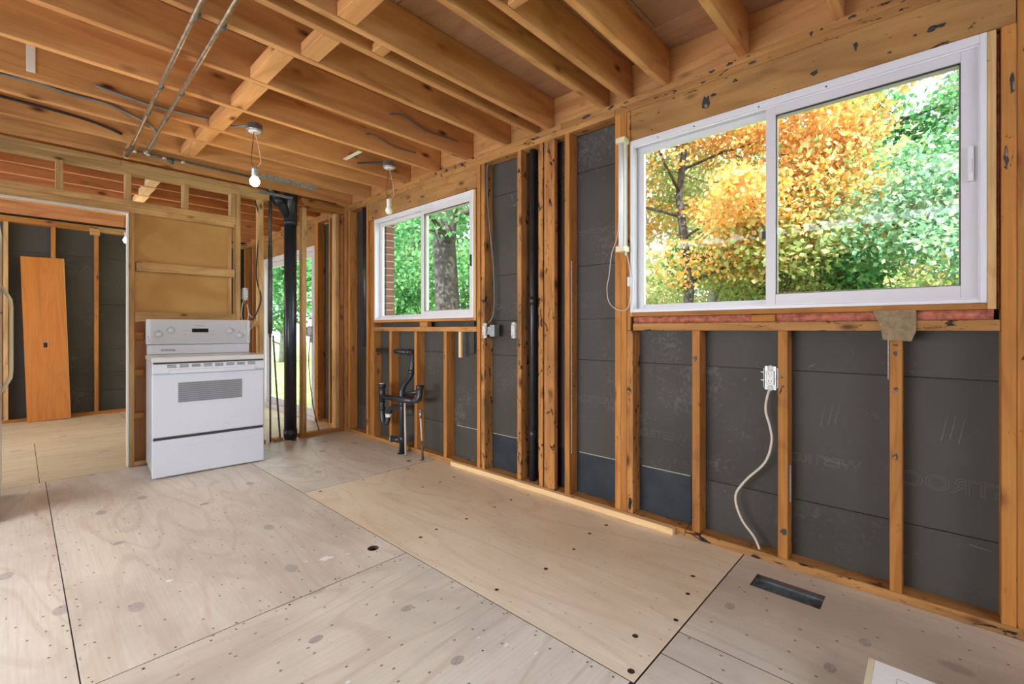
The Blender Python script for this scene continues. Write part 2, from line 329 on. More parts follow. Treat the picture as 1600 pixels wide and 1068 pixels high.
def sheet(name, outer, holes, z0, z1, mat, parent=None, rotgrain=False):
    """flat panel from a 2-D outline with holes, local X along the sheet's grain (world y when rotgrain)"""
    cx = sum(p[0] for p in outer)/len(outer); cy = sum(p[1] for p in outer)/len(outer)
    def L(p):
        x, y = p[0]-cx, p[1]-cy
        return (y, -x) if rotgrain else (x, y)
    loops = [[Vector((*L(p), 0)) for p in outer]]+[[Vector((*L(p), 0)) for p in h] for h in holes]
    tri = tessellate_polygon(loops); flat = [v for lp in loops for v in lp]; n = len(flat)
    h = (z1-z0)/2; V = [(v.x, v.y, h) for v in flat]+[(v.x, v.y, -h) for v in flat]
    F = []
    for t in tri:
        a, b, c = [flat[i] for i in t]; up = (b-a).cross(c-a).z > 0
        F.append(tuple(t) if up else tuple(reversed(t))); F.append(tuple(i+n for i in (reversed(t) if up else t)))
    b0 = 0
    for lp in loops:
        m = len(lp)
        for i in range(m): F.append((b0+i, b0+(i+1) % m, b0+(i+1) % m+n, b0+i+n))
        b0 += m
    o = meshobj(name, V, F, mat, parent, False, (cx, cy, (z0+z1)/2), (0, 0, math.pi/2 if rotgrain else 0))
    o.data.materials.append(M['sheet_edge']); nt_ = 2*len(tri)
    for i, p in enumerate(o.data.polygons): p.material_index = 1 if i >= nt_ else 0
    bm = bmesh.new(); bm.from_mesh(o.data); bmesh.ops.recalc_face_normals(bm, faces=bm.faces); bm.to_mesh(o.data); bm.free()
    return o
def rect(x0, x1, y0, y1): return [(x0, y0), (x1, y0), (x1, y1), (x0, y1)]
def text(name, body, size, mat, loc, rot, parent=None, outline=.0, extrude=.0004, mirror=False, squeeze=1):
    cu = bpy.data.curves.new(name, 'FONT'); cu.body = body; cu.size = size; cu.extrude = extrude; cu.align_x = 'CENTER'; cu.align_y = 'CENTER'; cu.resolution_u = 3
    if outline: cu.fill_mode = 'NONE'; cu.bevel_depth = outline; cu.bevel_resolution = 0; cu.extrude = 0
    tmp = bpy.data.objects.new('tmp', cu); C.objects.link(tmp); bpy.context.view_layer.update()
    dg = bpy.context.evaluated_depsgraph_get(); me = bpy.data.meshes.new_from_object(tmp.evaluated_get(dg)); me.name = name
    bpy.data.objects.remove(tmp)
    me.transform(Matrix.Diagonal((-squeeze if mirror else squeeze, 1, 1, 1)))
    me.materials.clear(); me.materials.append(M[mat]); o = bpy.data.objects.new(name, me); o.location = loc; o.rotation_euler = rot
    return link(o, parent)
WALLROT = (math.radians(90), 0, math.radians(-90))      # text lying on the right wall, read from the room

# ------------------------------------------------------------------ FLOOR
XW = 2.42                     # inner face of the right wall's framing
floor = tag(box('floor', (-2.5, 2.60), (-2.7, 8.2), (-.24, -.075), 'underfloor', bev=0), kind='structure')
fl = empty('floor_sheathing'); tag(fl, kind='structure')
FZ = (-.018, 0)
circ = [(1.217+.028*math.cos(a*math.pi/8), 2.084+.028*math.sin(a*math.pi/8)) for a in range(16)]
g = .0018
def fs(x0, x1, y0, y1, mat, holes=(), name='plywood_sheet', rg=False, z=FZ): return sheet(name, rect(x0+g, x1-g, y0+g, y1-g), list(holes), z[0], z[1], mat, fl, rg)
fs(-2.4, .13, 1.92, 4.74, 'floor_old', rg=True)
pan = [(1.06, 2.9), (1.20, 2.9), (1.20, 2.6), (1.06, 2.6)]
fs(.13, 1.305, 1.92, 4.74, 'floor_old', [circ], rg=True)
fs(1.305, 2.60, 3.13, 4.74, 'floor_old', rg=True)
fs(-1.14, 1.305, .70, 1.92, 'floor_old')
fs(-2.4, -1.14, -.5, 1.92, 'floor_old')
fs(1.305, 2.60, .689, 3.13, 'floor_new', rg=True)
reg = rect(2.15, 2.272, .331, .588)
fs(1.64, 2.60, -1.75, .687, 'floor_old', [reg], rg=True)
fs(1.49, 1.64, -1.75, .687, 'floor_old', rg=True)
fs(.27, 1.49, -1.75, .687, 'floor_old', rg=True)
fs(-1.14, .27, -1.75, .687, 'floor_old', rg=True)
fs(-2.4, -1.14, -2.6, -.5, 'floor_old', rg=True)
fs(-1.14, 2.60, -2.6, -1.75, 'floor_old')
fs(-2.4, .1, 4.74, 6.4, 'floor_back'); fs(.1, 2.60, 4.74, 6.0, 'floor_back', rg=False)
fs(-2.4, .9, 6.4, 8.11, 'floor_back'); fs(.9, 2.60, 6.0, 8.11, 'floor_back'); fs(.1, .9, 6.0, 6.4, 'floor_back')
# countersunk screws: dark discs in drilled rows
def disc(x, y, r, n=8): return [(x+r*math.cos(2*math.pi*k/n), y+r*math.sin(2*math.pi*k/n), .0006) for k in range(n)]
scr = [(1.926, 2.64), (2.075, 2.633), (2.217, 2.644), (1.569, 2.023), (1.452, 2.007), (1.776, 2.006), (2.013, 2.011), (2.17, 2.018), (2.317, 1.996), (1.654, 1.318), (1.379, 1.365),
       (1.897, 1.332), (2.101, 1.372), (2.256, 1.362), (1.901, .757), (1.698, .722), (1.51, .792), (1.345, .72), (2.398, 1.315), (2.053, .795), (1.40, 3.08), (1.72, 3.085), (2.1, 3.07)]
for x, y in scr:
    r = .011*random.uniform(.8, 1.15)
    o = meshobj('screw_head', disc(0, 0, r), [tuple(range(8))], 'black', fl, loc=(x, y, .0))
V = []; F = []
def addnail(x, y):
    b = len(V); V.extend(disc(x, y, random.uniform(.003, .0055), 6)); F.append(tuple(range(b, b+6)))
for k in range(15):
    for xx in (.155, .105): addnail(xx+random.uniform(-.012, .012), 2.0+k*.19+random.uniform(-.04, .04))
    if random.random() < .7: addnail(-.1+k*.095+random.uniform(-.03, .03), 1.94+random.uniform(-.01, .01))
    if random.random() < .7: addnail(-.1+k*.095+random.uniform(-.03, .03), 1.895+random.uniform(-.01, .01))
    addnail(1.285+random.uniform(-.008, .008), .75+k*.16)
for yy in (.32, 1.13, 2.33, 2.75, 3.16, 3.6, 3.95):
    for k in range(5): addnail(-.2+k*.33+random.uniform(-.08, .08), yy+random.uniform(-.02, .02))
tag(meshobj('nail_heads', V, F, 'black', fl), kind='stuff')
M['paintdrop'] = plain('dried_white_paint', (.86, .86, .86), .6)
M['plug'] = plain('grey_wood_plug', (.42, .37, .34), .6, var=.25, scale=90)
for x, y, r in ((1.009, 2.156, .030), (.45, 2.47, .016), (1.10, 2.12, .010), (.93, 2.2, .009), (.70, 1.35, .008), (1.16, 1.1, .010), (1.12, 1.2, .006), (1.20, 1.0, .008), (.98, 1.0, .006)):
    n9 = 9; V = []
    for k in range(n9): a = 2*math.pi*k/n9; q = r*random.uniform(.55, 1.1); V.append((q*math.cos(a)*1.3, q*math.sin(a)*.8, .0007))
    meshobj('paint_drop', V, [tuple(range(n9))], 'paintdrop', fl, loc=(x, y, 0))
for x, y in ((1.045, 1.535), (.72, 1.62), (.60, 1.05), (.995, 1.17), (1.93, .60), (1.80, .25), (2.03, .18), (.35, 3.1), (.8, 3.4)):
    meshobj('wood_plug', [(.026*math.cos(2*math.pi*k/14), .018*math.sin(2*math.pi*k/14), .0005) for k in range(14)], [tuple(range(14))], 'plug', fl, loc=(x, y, 0))
for x, y, r in ((2.325, 3.495, .042), (2.23, 3.25, .02), (2.32, 3.19, .016), (2.31, 3.412, .016), (1.868, 4.70, .03)):
    meshobj('pipe_hole', disc(0, 0, r, 14), [tuple(range(14))], 'slot', fl, loc=(x, y, 0))
# floor register opening with its sheet-metal boot
rg_ = tag(empty('floor_duct_boot', (2.211, .4595, -.07)), 'blue-grey sheet metal duct boot sunk in the rectangular floor opening', 'duct')
for nm, bx in (('duct_side', ((-.064, .064), (-.131, -.129), (0, .066))), ('duct_side', ((-.064, .064), (.129, .131), (0, .066))),
               ('duct_side', ((-.064, -.062), (-.129, .129), (0, .066))), ('duct_side', ((.062, .064), (-.129, .129), (0, .066)))):
    box(nm, *bx, 'duct', rg_, bev=0)
box('duct_throat', (-.062, .062), (-.129, .129), (.040, .043), 'duct', rg_, bev=0)

# ------------------------------------------------------------------ CEILING: joists, blocking, roof deck
ceil = empty('ceiling'); tag(ceil, kind='structure')
ZB, ZT = 2.457, 2.672
far = [.327, .715, 1.12, 1.35, 1.505, 1.935, 2.055, 2.335, 2.745, 3.16, 3.60, 3.90, 4.30, 4.70]
for k in range(1, 7): far.insert(0, .327-.406*k)
for f in far:
    box('joist', (-2.45, 2.468), (f-.038, f), (ZB, ZT-random.uniform(0, .002)), 'joist', ceil, bev=.003)
yb = 5.09
while yb < 8.1:
    box('joist', (-2.45, 2.468), (yb-.038, yb), (ZB, ZT), 'backjoist', ceil, bev=.003); yb += .4
box('rim_joist', (2.471, 2.509), (-2.6, 8.1), (ZB, ZT), 'joist', ceil)
def blocks(x0, y0, y1, z0=ZB+.002, h=.089, w=.088, mat='joist'): box('blocking', (x0, x0+w), (y0+.001, y1-.001), (z0, z0+h), mat, ceil, axis=1)
for x0, a, b, w in ((.944, 2.057, 2.295, .088), (.932, 1.507, 1.895, .09), (1.17, 1.937, 2.015, .06), (.845, 2.337, 2.705, .086), (.868, 2.747, 3.12, .086), (.862, 3.162, 3.56, .088),
                    (.852, 3.602, 3.86, .088), (.846, 3.902, 4.26, .088), (1.385, 1.122, 1.31, .04), (.83, .717, 1.08, .088), (-.6, 2.747, 3.12, .088), (.55, 4.302, 4.66, .05)):
    blocks(x0, a, b, w=w, h=.04 if w < .07 else .06)
for k in range(4):
    y0 = 5.09+.4*k; blocks(.80+.01*k, y0, y0+.362, h=.05, w=.085, mat='new')
# thin grey torn strap-board under the joist beside the vent stack
box('nailing_board', (1.42, 1.90), (4.262, 4.36), (ZB-.014, ZB-.001), 'grey_board' if 'grey_board' in M else 'greyb', ceil) if False else None
xs = [-2.5, -1.2, .02, 1.24, 2.245, 2.60]
for i in range(len(xs)-1):
    ys = [-2.7, -.2+.0, 1.06+(.0), 2.35, 4.1, 6.5, 8.2] if i % 2 else [-2.7, .8, 2.9, 5.3, 8.2]
    for j in range(len(ys)-1):
        box('deck_panel', (xs[i]+.0015, xs[i+1]-.0015), (ys[j]+.0015, ys[j+1]-.0015), (ZT+.001, ZT+.019), 'deck', ceil, bev=.001)
# roof above, with its eaves, seen by nobody inside but shading the walls
roof = tag(box('roof', (-3.6, 3.0), (-3.4, 9.0), (2.78, 2.95), 'deck', bev=0), kind='structure')

# ------------------------------------------------------------------ RIGHT WALL
wr_ = empty('wall_right'); tag(wr_, kind='structure')
XD = XW+.089
def stud(y0, y1, z0=.038, z1=2.38, mat='stud', x=(XW, XD), name='stud'): return box(name, (x[0]+random.uniform(0, .002), x[1]), (y0, y1), (z0, z1), mat, wr_)
# plates
def runs(cuts, z0, z1, mat, name='top_plate', x=(XW, XD)):
    for a, b in zip(cuts[:-1], cuts[1:]): box(name, x, (a+.001, b-.001), (z0, z1), mat, wr_)
runs([-2.6, -.9, 1.80, 3.35, 4.745], 2.4185, 2.456, 'plate'); runs([-2.6, -.216, 1.402], 2.3805, 2.418, 'plate'); runs([1.402, 2.90, 4.745], 2.3805, 2.418, 'plate')
runs([4.745, 6.3, 8.02], 2.4185, 2.456, 'plate'); runs([4.745, 8.02], 2.3805, 2.418, 'plate')
runs([-2.6, .98, 4.745], 0.0005, .038, 'plate', 'sole_plate'); runs([4.745, 5.5], 0.0005, .038, 'plate', 'sole_plate'); runs([7.16, 8.02], .0005, .038, 'plate', 'sole_plate')
box('new_plate_strip', (XW-.037, XW-.001), (1.03, 2.889), (.0005, .037), 'new', wr_)
# window 1 framing
runs([-.216, 1.300], 2.203, 2.380, 'header', 'header', (XW+.002, XW+.04)); runs([-.216, 1.300], 2.203, 2.380, 'header', 'header', (XW+.046, XD))
stud(-.216, -.178, z1=2.202); stud(-.256, -.217); stud(-.60, -.562); stud(-1.0, -.962)
stud(-1.41, -1.372); stud(-1.81, -1.772); stud(-2.22, -2.182)
stud(1.364, 1.402, mat='stud'); stud(1.326, 1.363, z1=2.38, mat='stud'); stud(1.286, 1.325, z1=1.098, mat='charred'); stud(1.3025, 1.325, 1.10, 2.38, mat='charred', x=(XW+.004, XD))
runs([-.177, 1.2855], 1.100, 1.141, 'plate', 'rough_sill')
for a in (.095, .50, .902): stud(a, a+.04, z1=1.0995, name='cripple_stud')
# stained and unstained full studs
stud(1.735, 1.773); stud(1.956, 1.995, mat='charred'); stud(1.857, 1.944, mat='charred', x=(XW, XW+.038)); stud(2.152, 2.19, mat='charred')
stud(2.527, 2.565, mat='charred'); stud(2.577, 2.613, mat='stud')
for a in (2.985, 3.404, 3.812): stud(a, a+.039, z1=1.0895, name='cripple_stud')
stud(4.132, 4.168, z1=2.205); stud(4.172, 4.208, z1=2.205); stud(4.243, 4.281)
stud(4.622, 4.66); stud(4.70, 4.744)
runs([2.615, 4.131], 1.090, 1.130, 'plate', 'rough_sill')
runs([2.615, 4.241], 2.212, 2.380, 'header', 'header', (XW+.002, XW+.04)); runs([2.615, 4.241], 2.212, 2.380, 'header', 'header', (XW+.046, XD))
box('wood_cleat', (XW+.001, XW+.02), (2.803, 2.834), (.88, 1.0895), 'new', wr_)
# back room part of the same wall, with the patio door
stud(4.99, 5.03); stud(5.08, 5.118); stud(5.40, 5.438); stud(5.44, 5.478); stud(7.17, 7.208); stud(7.21, 7.248); stud(7.62, 7.658); stud(7.98, 8.018)
runs([5.479, 7.169], 2.125, 2.380, 'header', 'header', (XW+.002, XW+.04))
# wooden jambs round the windows, insulation packed behind them
def jambs(y0, y1, z0, z1, t=.024):
    box('window_jamb', (XW-.001, XD), (y0-t, y0-.0005), (z0-t, z1), 'partition', wr_)
    box('window_jamb', (XW-.001, XD), (y1+.0005, y1+t*.55), (z0-t, z1), 'partition', wr_)
    box('window_jamb', (XW-.001, XD), (y0, y1), (z0-t, z0-.0005), 'stud', wr_)
jambs(-.142, 1.287, 1.204, 2.200); jambs(2.650, 4.118, 1.200, 2.205)
def fluff(name, x, y, z):
    n1 = max(4, int(max(abs(y[1]-y[0]), abs(z[1]-z[0]))/.02)); V = []; F = []
    lon = abs(y[1]-y[0]) > abs(z[1]-z[0])
    for i in range(n1+1):
        t = i/n1
        for k in range(5):
            u = k/4; bul = .010*math.sin(u*math.pi)*random.uniform(.3, 1.4)
            yy = y[0]+(y[1]-y[0])*(t if lon else u); zz = z[0]+(z[1]-z[0])*(u if lon else t)
            V.append((x-bul, yy, zz))
    for i in range(n1):
        for k in range(4): F.append((i*5+k, i*5+k+1, (i+1)*5+k+1, (i+1)*5+k))
    return tag(meshobj(name, V, F, 'insul', wr_, True), kind='stuff')
fluff('pink_insulation', XW+.02, (.66, 1.285), (1.142, 1.179)); fluff('pink_insulation', XW+.02, (-.16, .60), (1.142, 1.179))
fluff('pink_insulation', XW+.03, (-.177, -.167), (1.18, 2.19)); fluff('pink_insulation', XW+.03, (4.209, 4.242), (.04, 2.2))
box('shim', (XW-.004, XW+.05), (.55, .655), (1.143, 1.176), 'stud', wr_); box('shim', (XW+.0, XW+.05), (3.25, 3.36), (1.131, 1.174), 'stud', wr_)
def scrap(name, c, ax, w, h, mat, parent, n=11, t=.0012, rough=.45):
    V = []; n_ = n
    for k in range(n_):
        a = 2*math.pi*k/n_; r = random.uniform(rough, 1.15); V.append((w*r*math.cos(a), h*r*math.sin(a)))
    if ax == 'x': P_ = [(0, u, v) for u, v in V]+[(-t, u*.95, v*.95) for u, v in V]
    else: P_ = [(u, v, 0) for u, v in V]+[(u*.97, v*.97, t) for u, v in V]
    F_ = [tuple(range(n_)), tuple(range(2*n_-1, n_-1, -1))]+[(k, k+n_, (k+1) % n_+n_, (k+1) % n_) for k in range(n_)]
    return meshobj(name, P_, F_, mat, parent, loc=c)
for y, z, w, h in ((.87, 2.282, .023, .0435), (.831, 2.309, .013, .01), (.396, 2.254, .017, .0115), (.009, 2.279, .0185, .0125), (-.018, 2.279, .022, .0075), (.056, 2.274, .008, .005), (.135, 2.238, .008, .005), (.246, 2.311, .011, .022),
        (.405, 2.436, .0095, .0115), (.369, 2.437, .007, .006), (.261, 2.482-.04, .0195, .008), (.651, 2.401, .02, .009), (.754, 2.436, .0155, .0095), (.841, 2.431, .016, .0095), (1.329, 2.438, .025, .0075), (1.427, 2.44, .022, .011),
        (1.6, 2.44, .044, .012), (2.0, 2.423, .0225, .009), (2.803, 2.44, .031, .0105), (2.981, 2.43, .025, .014), (3.32, 2.28, .0375, .0115), (3.51, 2.27, .02, .0115), (-.205, 1.986, .009, .041), (-.190, 1.726, .0075, .0415),
        (.115, 1.052-.01, .012, .005), (.116, 1.018-.01, .0075, .0105), (.115, .588, .013, .0155), (.116, .865, .01, .0075), (.523, .883, .011, .006), (.519, .839, .008, .006), (.519, .164, .0155, .0175), (.924, .952, .010, .02)):
    scrap('torn_black_paper', (XW-.0004, y, z), 'x', w, h, 'slot', wr_)
for y, z, w, h in ((.87, 2.262, .010, .012), (.118, .586, .006, .008), (-.19, 1.74, .004, .02), (-.208, 1.98, .004, .022), (.115, .848, .014, .007), (3.0, 2.43, .008, .006)):
    scrap('torn_grey_paper', (XW-.0018, y, z), 'x', w, h, 'scrapcol', wr_)
# torn sheathing scrap nailed over a cripple stud, as in the photo
V = [(0, -.075, .075), (0, .06, .075), (0, .035, .01), (0, .028, -.045), (0, -.06, -.05), (0, -.075, -.01)]
o = meshobj('sheathing_scrap', [(v[0]+dx, v[1], v[2]) for dx in (-.012, 0) for v in V], [tuple(range(6)), tuple(reversed(range(6, 12)))]+[(i, (i+1) % 6, (i+1) % 6+6, i+6) for i in range(6)], 'scrapcol', wr_, loc=(XW-.001, .128, 1.108))
# sheathing: courses 0.61 m high
XS = (XD+.0005, XD+.0125)
def sh(y0, y1, z0, z1, mat='sheath', name='sheathing_board', dx=0): return box(name, (XS[0]+dx, XS[1]+dx), (y0+.0015, y1-.0015), (z0+.0015, z1-.0015), mat, wr_, bev=.001, axis=1)
for (a, b) in ((-2.6, -.2), (-.2, 1.345), (1.345, 2.55), (2.55, 3.6), (3.6, 4.80), (4.80, 5.5)): sh(a, b, .30, .91)
for (a, b) in ((-2.6, .115), (.115, 1.345), (1.345, 2.55), (2.74, 4.2), (4.2, 5.5)):
    sh(a, b, .91, 1.175)
for (a, b) in ((-2.6, -.17), (1.305, 2.632), (4.14, 5.5)):
    sh(a, b, 1.175, 1.52); sh(a, b, 1.52, 2.135); sh(a, b, 2.135, 2.38)
sh(-.17, 1.305, 2.215, 2.38); sh(2.632, 4.14, 2.215, 2.38)
sh(-2.6, .98, .0, .30)
sh(.98, 2.62, .0, .30, 'paper', 'membrane_strip'); sh(2.62, 5.5, .0, .30)
sh(7.16, 8.1, .0, 2.38)
for y0, y1 in ((.985, 1.27), (1.43, 1.72), (2.20, 2.52), (2.63, 2.95)):
    box('torn_paper_edge', (XD-.001, XD+.0005), (y0, y1), (.298, .303), 'tape', wr_, bev=0)
box('paper_strip', (XW+.02, XW+.022), (1.728, 1.7345), (.30, 1.55), 'tape', wr_, bev=0)
box('paper_strip', (XW+.01, XW+.012), (.1375, .1415), (.90, 1.09), 'tape', wr_, bev=0); box('paper_strip', (XW+.03, XW+.032), (.492, .499), (.30, .47), 'tape', wr_, bev=0)
# faint outlined print showing reversed through the board, and chalky scratches
for (y, z, s) in ((-.055, .487, .085), (.40, .500, .060), (1.17, .497, .062), (1.60, .655, .060), (1.62, 1.735, .045), (2.30, .70, .05), (2.32, 1.28, .06)):
    text('board_print', 'STROC' if s > .08 else 'WESTROC', s, 'print', (XD-.0004, y, z), WALLROT, wr_, outline=.0007, mirror=True, squeeze=1.15)
for z, bdy in ((1.29, 'WEST'), (1.12, 'FR')):
    text('board_print', bdy, .15, 'print', (XD-.0004, 1.60, z), WALLROT, wr_, outline=.0008, mirror=True)
sc_parts = []
def scratch(y0, z0, y1, z1, w=.0012):
    d = Vector((0, y1-y0, z1-z0)); q = Vector((0, -d.z, d.y)).normalized()*w
    a = Vector((XD-.0008, y0, z0)); b = Vector((XD-.0008, y1, z1)); sc_parts.append(([a-q, a+q*.4, b+q*.3, b-q*.2], [(0, 1, 2, 3)]))
for y, z in ((.385, .66), (.355, .67), (.33, .68), (-.02, .66), (-.045, .67), (-.07, .655)): scratch(y, z, y-.018, z+.10)
scratch(.37, .51, .285, .50, .002); scratch(-.10, .27, -.16, .262, .002); scratch(.43, .93, .40, .95, .002)
for k in range(60):
    y = random.uniform(-.15, 4.5); z = random.uniform(.32, 1.05); a = random.uniform(0, 3.14); r = random.uniform(.006, .03); scratch(y, z, y+r*math.cos(a), z+r*math.sin(a), .0006)
tag(multi('scratches', sc_parts, 'scratch', wr_, False), kind='stuff')
for y, z in (((-2.6, -.165), (0, 2.38)), ((1.31, 2.628), (0, 2.38)), ((4.135, 5.47), (0, 2.38)), ((-.165, 1.31), (0, 1.19)), ((-.165, 1.31), (2.22, 2.38)), ((2.628, 4.135), (0, 1.19)), ((2.628, 4.135), (2.23, 2.38)), ((7.18, 8.1), (0, 2.38))):
    box('light_leak_backing', (XS[1]+.0005, XS[1]+.003), y, z, 'paper', wr_, bev=0)  # backing sheets added behind the boards to stop daylight leaking through joints
# brick veneer outside: returns beside the windows
def brickcol(y0, y1, z0, z1):
    z = z0; k = 0
    box('mortar_bed', (XS[1]+.02, XS[1]+.104), (y0+.004, y1-.004), (z0, z1), 'mortar', wr_, bev=0)
    while z < z1-.03:
        box('brick', (XS[1]+.015, XS[1]+.11), (y0, y1), (z, z+.06), 'brick', wr_, bev=.003, axis=1); z += .071
brickcol(4.09, 4.29, 1.10, 2.30); brickcol(2.48, 2.68, 1.10, 2.30); brickcol(1.31, 1.51, 1.10, 2.30); brickcol(-.36, -.16, 1.10, 2.30)
tag(box('wall_outer', (XS[1]+.12, XS[1]+.14), (-2.6, -.36), (-.4, 2.75), 'brick', bev=0), kind='structure')
for nm, y, z in (('a', (-.355, 4.9), (-.4, 1.09)), ('b', (1.515, 2.475), (1.09, 2.75)), ('c', (4.295, 5.45), (1.09, 2.75)), ('d', (-.355, 1.51), (2.31, 2.75)), ('e', (2.48, 4.29), (2.31, 2.75)), ('f', (7.78, 8.3), (-.4, 2.75)), ('g', (4.905, 5.45), (-.4, 1.09))):
    tag(box('wall_outer', (XS[1]+.12, XS[1]+.14), y, z, 'brick', bev=0), kind='structure')

# ------------------------------------------------------------------ WINDOWS
def frame_bars(name, x, y0, y1, z0, z1, wl, wr2, wb, wt, mat, parent):
    """four bars: wl at low y, wr2 at high y"""
    for a, b, c, d in ((y0, y0+wl, z0, z1), (y1-wr2, y1, z0, z1), (y0+wl, y1-wr2, z0, z0+wb), (y0+wl, y1-wr2, z1-wt, z1)):
        box(name, x, (a, b), (c, d), mat, parent, bev=.002)
def window(name, y0, y1, z0, z1, ym, label):
    w = empty(name, (0, 0, 0)); tag(w, kind='structure')
    t = .034
    frame_bars('frame', (XW-.003, XW+.085), y0, y1, z0, z1, .018, .018, .016, t, 'white', w)
    frame_bars('frame_stop', (XW+.010, XW+.014), y0+.018, y1-.018, z0+.016, z1-t, .004, .004, .006, .006, 'white', w)
    # far, fixed pane on the left (high y)
    frame_bars('fixed_sash', (XW+.052, XW+.078), ym-.01, y1-.0185, z0+.0165, z1-t-.0005, .035, .040, .030, .034, 'sash', w)
    box('glass_pane', (XW+.064, XW+.068), (ym+.025, y1-.0585), (z0+.0465, z1-t-.0345), 'glass', w, bev=0)
    # near, sliding sash on the right (low y)
    frame_bars('sliding_sash', (XW+.016, XW+.046), y0+.0185, ym+.028, z0+.0165, z1-t-.0005, .050, .042, .052, .042, 'sash', w)
    frame_bars('gasket', (XW+.024, XW+.030), y0+.0685, ym-.0145, z0+.069, z1-t-.043, .003, .003, .002, .004, 'gasket', w)
    frame_bars('spacer', (XW+.031, XW+.044), y0+.0685, ym-.0145, z0+.069, z1-t-.043, .005, .005, .005, .016, 'beige', w)
    box('glass_pane', (XW+.026, XW+.029), (y0+.069, ym-.0145), (z0+.069, z1-t-.043), 'glass', w, bev=0)
    return w
w1 = window('window_1', -.142, 1.300, 1.204, 2.200, .567, '')
hd = box('sash_pull', (XW-.004, XW+.016), (-.108, -.092), (1.66, 1.79), 'white', w1); box('sash_pull_grip', (XW-.012, XW-.004), (-.103, -.094), (1.69, 1.74), 'white', w1)
box('latch', (XW+.044, XW+.058), (.60, .618), (1.545, 1.585), 'black', w1, bev=.001)
for y in (.93, 1.13, 0.62, .35): lathe('screw', [(.004, 0), (.003, .0015)], 'black', w1, loc=(XW-.0030, y, 2.176), rot=(0, math.radians(-90), 0), n=8)
w2 = window('window_2', 2.650, 4.118, 1.200, 2.205, 3.335, '')
box('latch', (XW+.006, XW+.016), (2.69, 2.705), (1.61, 1.70), 'black', w2, bev=.001); box('latch', (XW+.044, XW+.058), (3.37, 3.40), (1.53, 1.58), 'black', w2, bev=.001)

# patio door in the back room
d1 = empty('door_1'); tag(d1, kind='structure')
frame_bars('door_frame', (XW-.002, XW+.085), 5.482, 7.166, .001, 2.122, .04, .04, .05, .06, 'white', d1)
frame_bars('door_sash', (XW+.012, XW+.042), 5.524, 6.40, .055, 2.06, .075, .065, .09, .07, 'white', d1)
frame_bars('door_sash', (XW+.050, XW+.078), 6.33, 7.124, .055, 2.06, .065, .06, .09, .07, 'white', d1)
box('glass_pane', (XW+.025, XW+.029), (5.6, 6.334), (.146, 1.989), 'glass', d1, bev=0); box('glass_pane', (XW+.062, XW+.066), (6.396, 7.063), (.146, 1.989), 'glass', d1, bev=0)
box('door_handle', (XW-.022, XW+.012), (5.545, 5.575), (.95, 1.15), 'white', d1)

# ------------------------------------------------------------------ PARTITION between the rooms
wp = empty('wall_partition'); tag(wp, kind='structure')
Y0, Y1 = 4.745, 4.834
def ps(x0, x1, z0=.038, z1=2.36, mat='partition', y=(Y0, Y1), name='stud'): return box(name, (x0, x1), (y[0], y[1]), (z0, z1), mat, wp)
box('top_plate', (-2.4, .55), (Y0, Y1), (2.4085, 2.455), 'partition', wp); box('top_plate', (.552, 1.66), (Y0, Y1), (2.4085, 2.455), 'partition', wp)
box('top_plate', (-2.4, 1.655), (Y0, Y1), (2.361, 2.408), 'partition', wp)
box('top_plate', (1.965, 2.419), (Y0, Y1), (2.4085, 2.455), 'stud', wp); box('top_plate', (1.99, 2.419), (Y0, Y1), (2.361, 2.408), 'stud', wp)
box('header', (-1.5, 1.364), (Y0-.001, Y1), (2.0955, 2.144), 'partition', wp); box('header', (-1.5, 1.364), (Y0, Y1), (2.047, 2.0945), 'partition', wp)
for a, b in ((-.61, -.572), (-.22, -.182), (.183, .202), (.2025, .223), (.577, .615), (.962, 1.0), (1.325, 1.363)): ps(a, b, 2.1445, 2.3605, name='cripple_stud')
ps(.601, .633, .0005, 2.0465); box('door_stop', (.590, .600), (Y0+.001, Y1-.01), (.001, 2.0355), 'whitepaint', wp); box('door_stop', (-1.2, .600), (Y0+.001, Y1-.01), (2.036, 2.0465), 'whitepaint', wp)
ps(-1.31, -1.27, .0005, 2.0465)
ps(1.366, 1.403); ps(1.562, 1.602); ps(1.316, 1.334, .038, 2.045, y=(Y0+.02, Y1)); ps(1.972, 2.012, .038, 2.36, 'partition'); ps(2.322, 2.360, .038, 2.3605, 'partition'); ps(2.362, 2.418, .038, 2.3605, 'stud', y=(Y0+.012, Y1))
box('wall_panel', (.640, 1.312), (Y0+.045, Y0+.052), (1.17, 2.044), 'panel', wp, bev=.0005, axis=0)
box('wall_panel', (.634, 1.365), (Y1+.001, Y1+.008), (.03, 1.168), 'backjoist', wp, bev=.0005)
box('girt', (.645, 1.355), (Y0+.001, Y0+.039), (1.585, 1.660), 'partition', wp); box('girt', (.636, 1.364), (Y0+.001, Y0+.039), (1.170, 1.250), 'partition', wp)
for z in (.40, .75, 1.05): box('girt', (.636, .70), (Y0+.02, Y0+.06), (z-.02, z+.03), 'stud', wp, axis=0)
box('block', (1.4035, 1.5615), (Y0, Y0+.06), (1.134, 1.190), 'partition', wp)
box('sole_plate', (.602, 1.40), (Y0+.001, Y1), (.0005, .0375), 'partition', wp); box('sole_plate', (1.404, 1.62), (Y0, Y1), (.0005, .0375), 'charred', wp)
box('sole_plate', (1.95, 2.419), (Y0, Y1), (.0005, .0375), 'stud', wp); box('sole_plate', (1.70, 1.79), (Y0+.02, Y1), (.0005, .03), 'charred', wp)

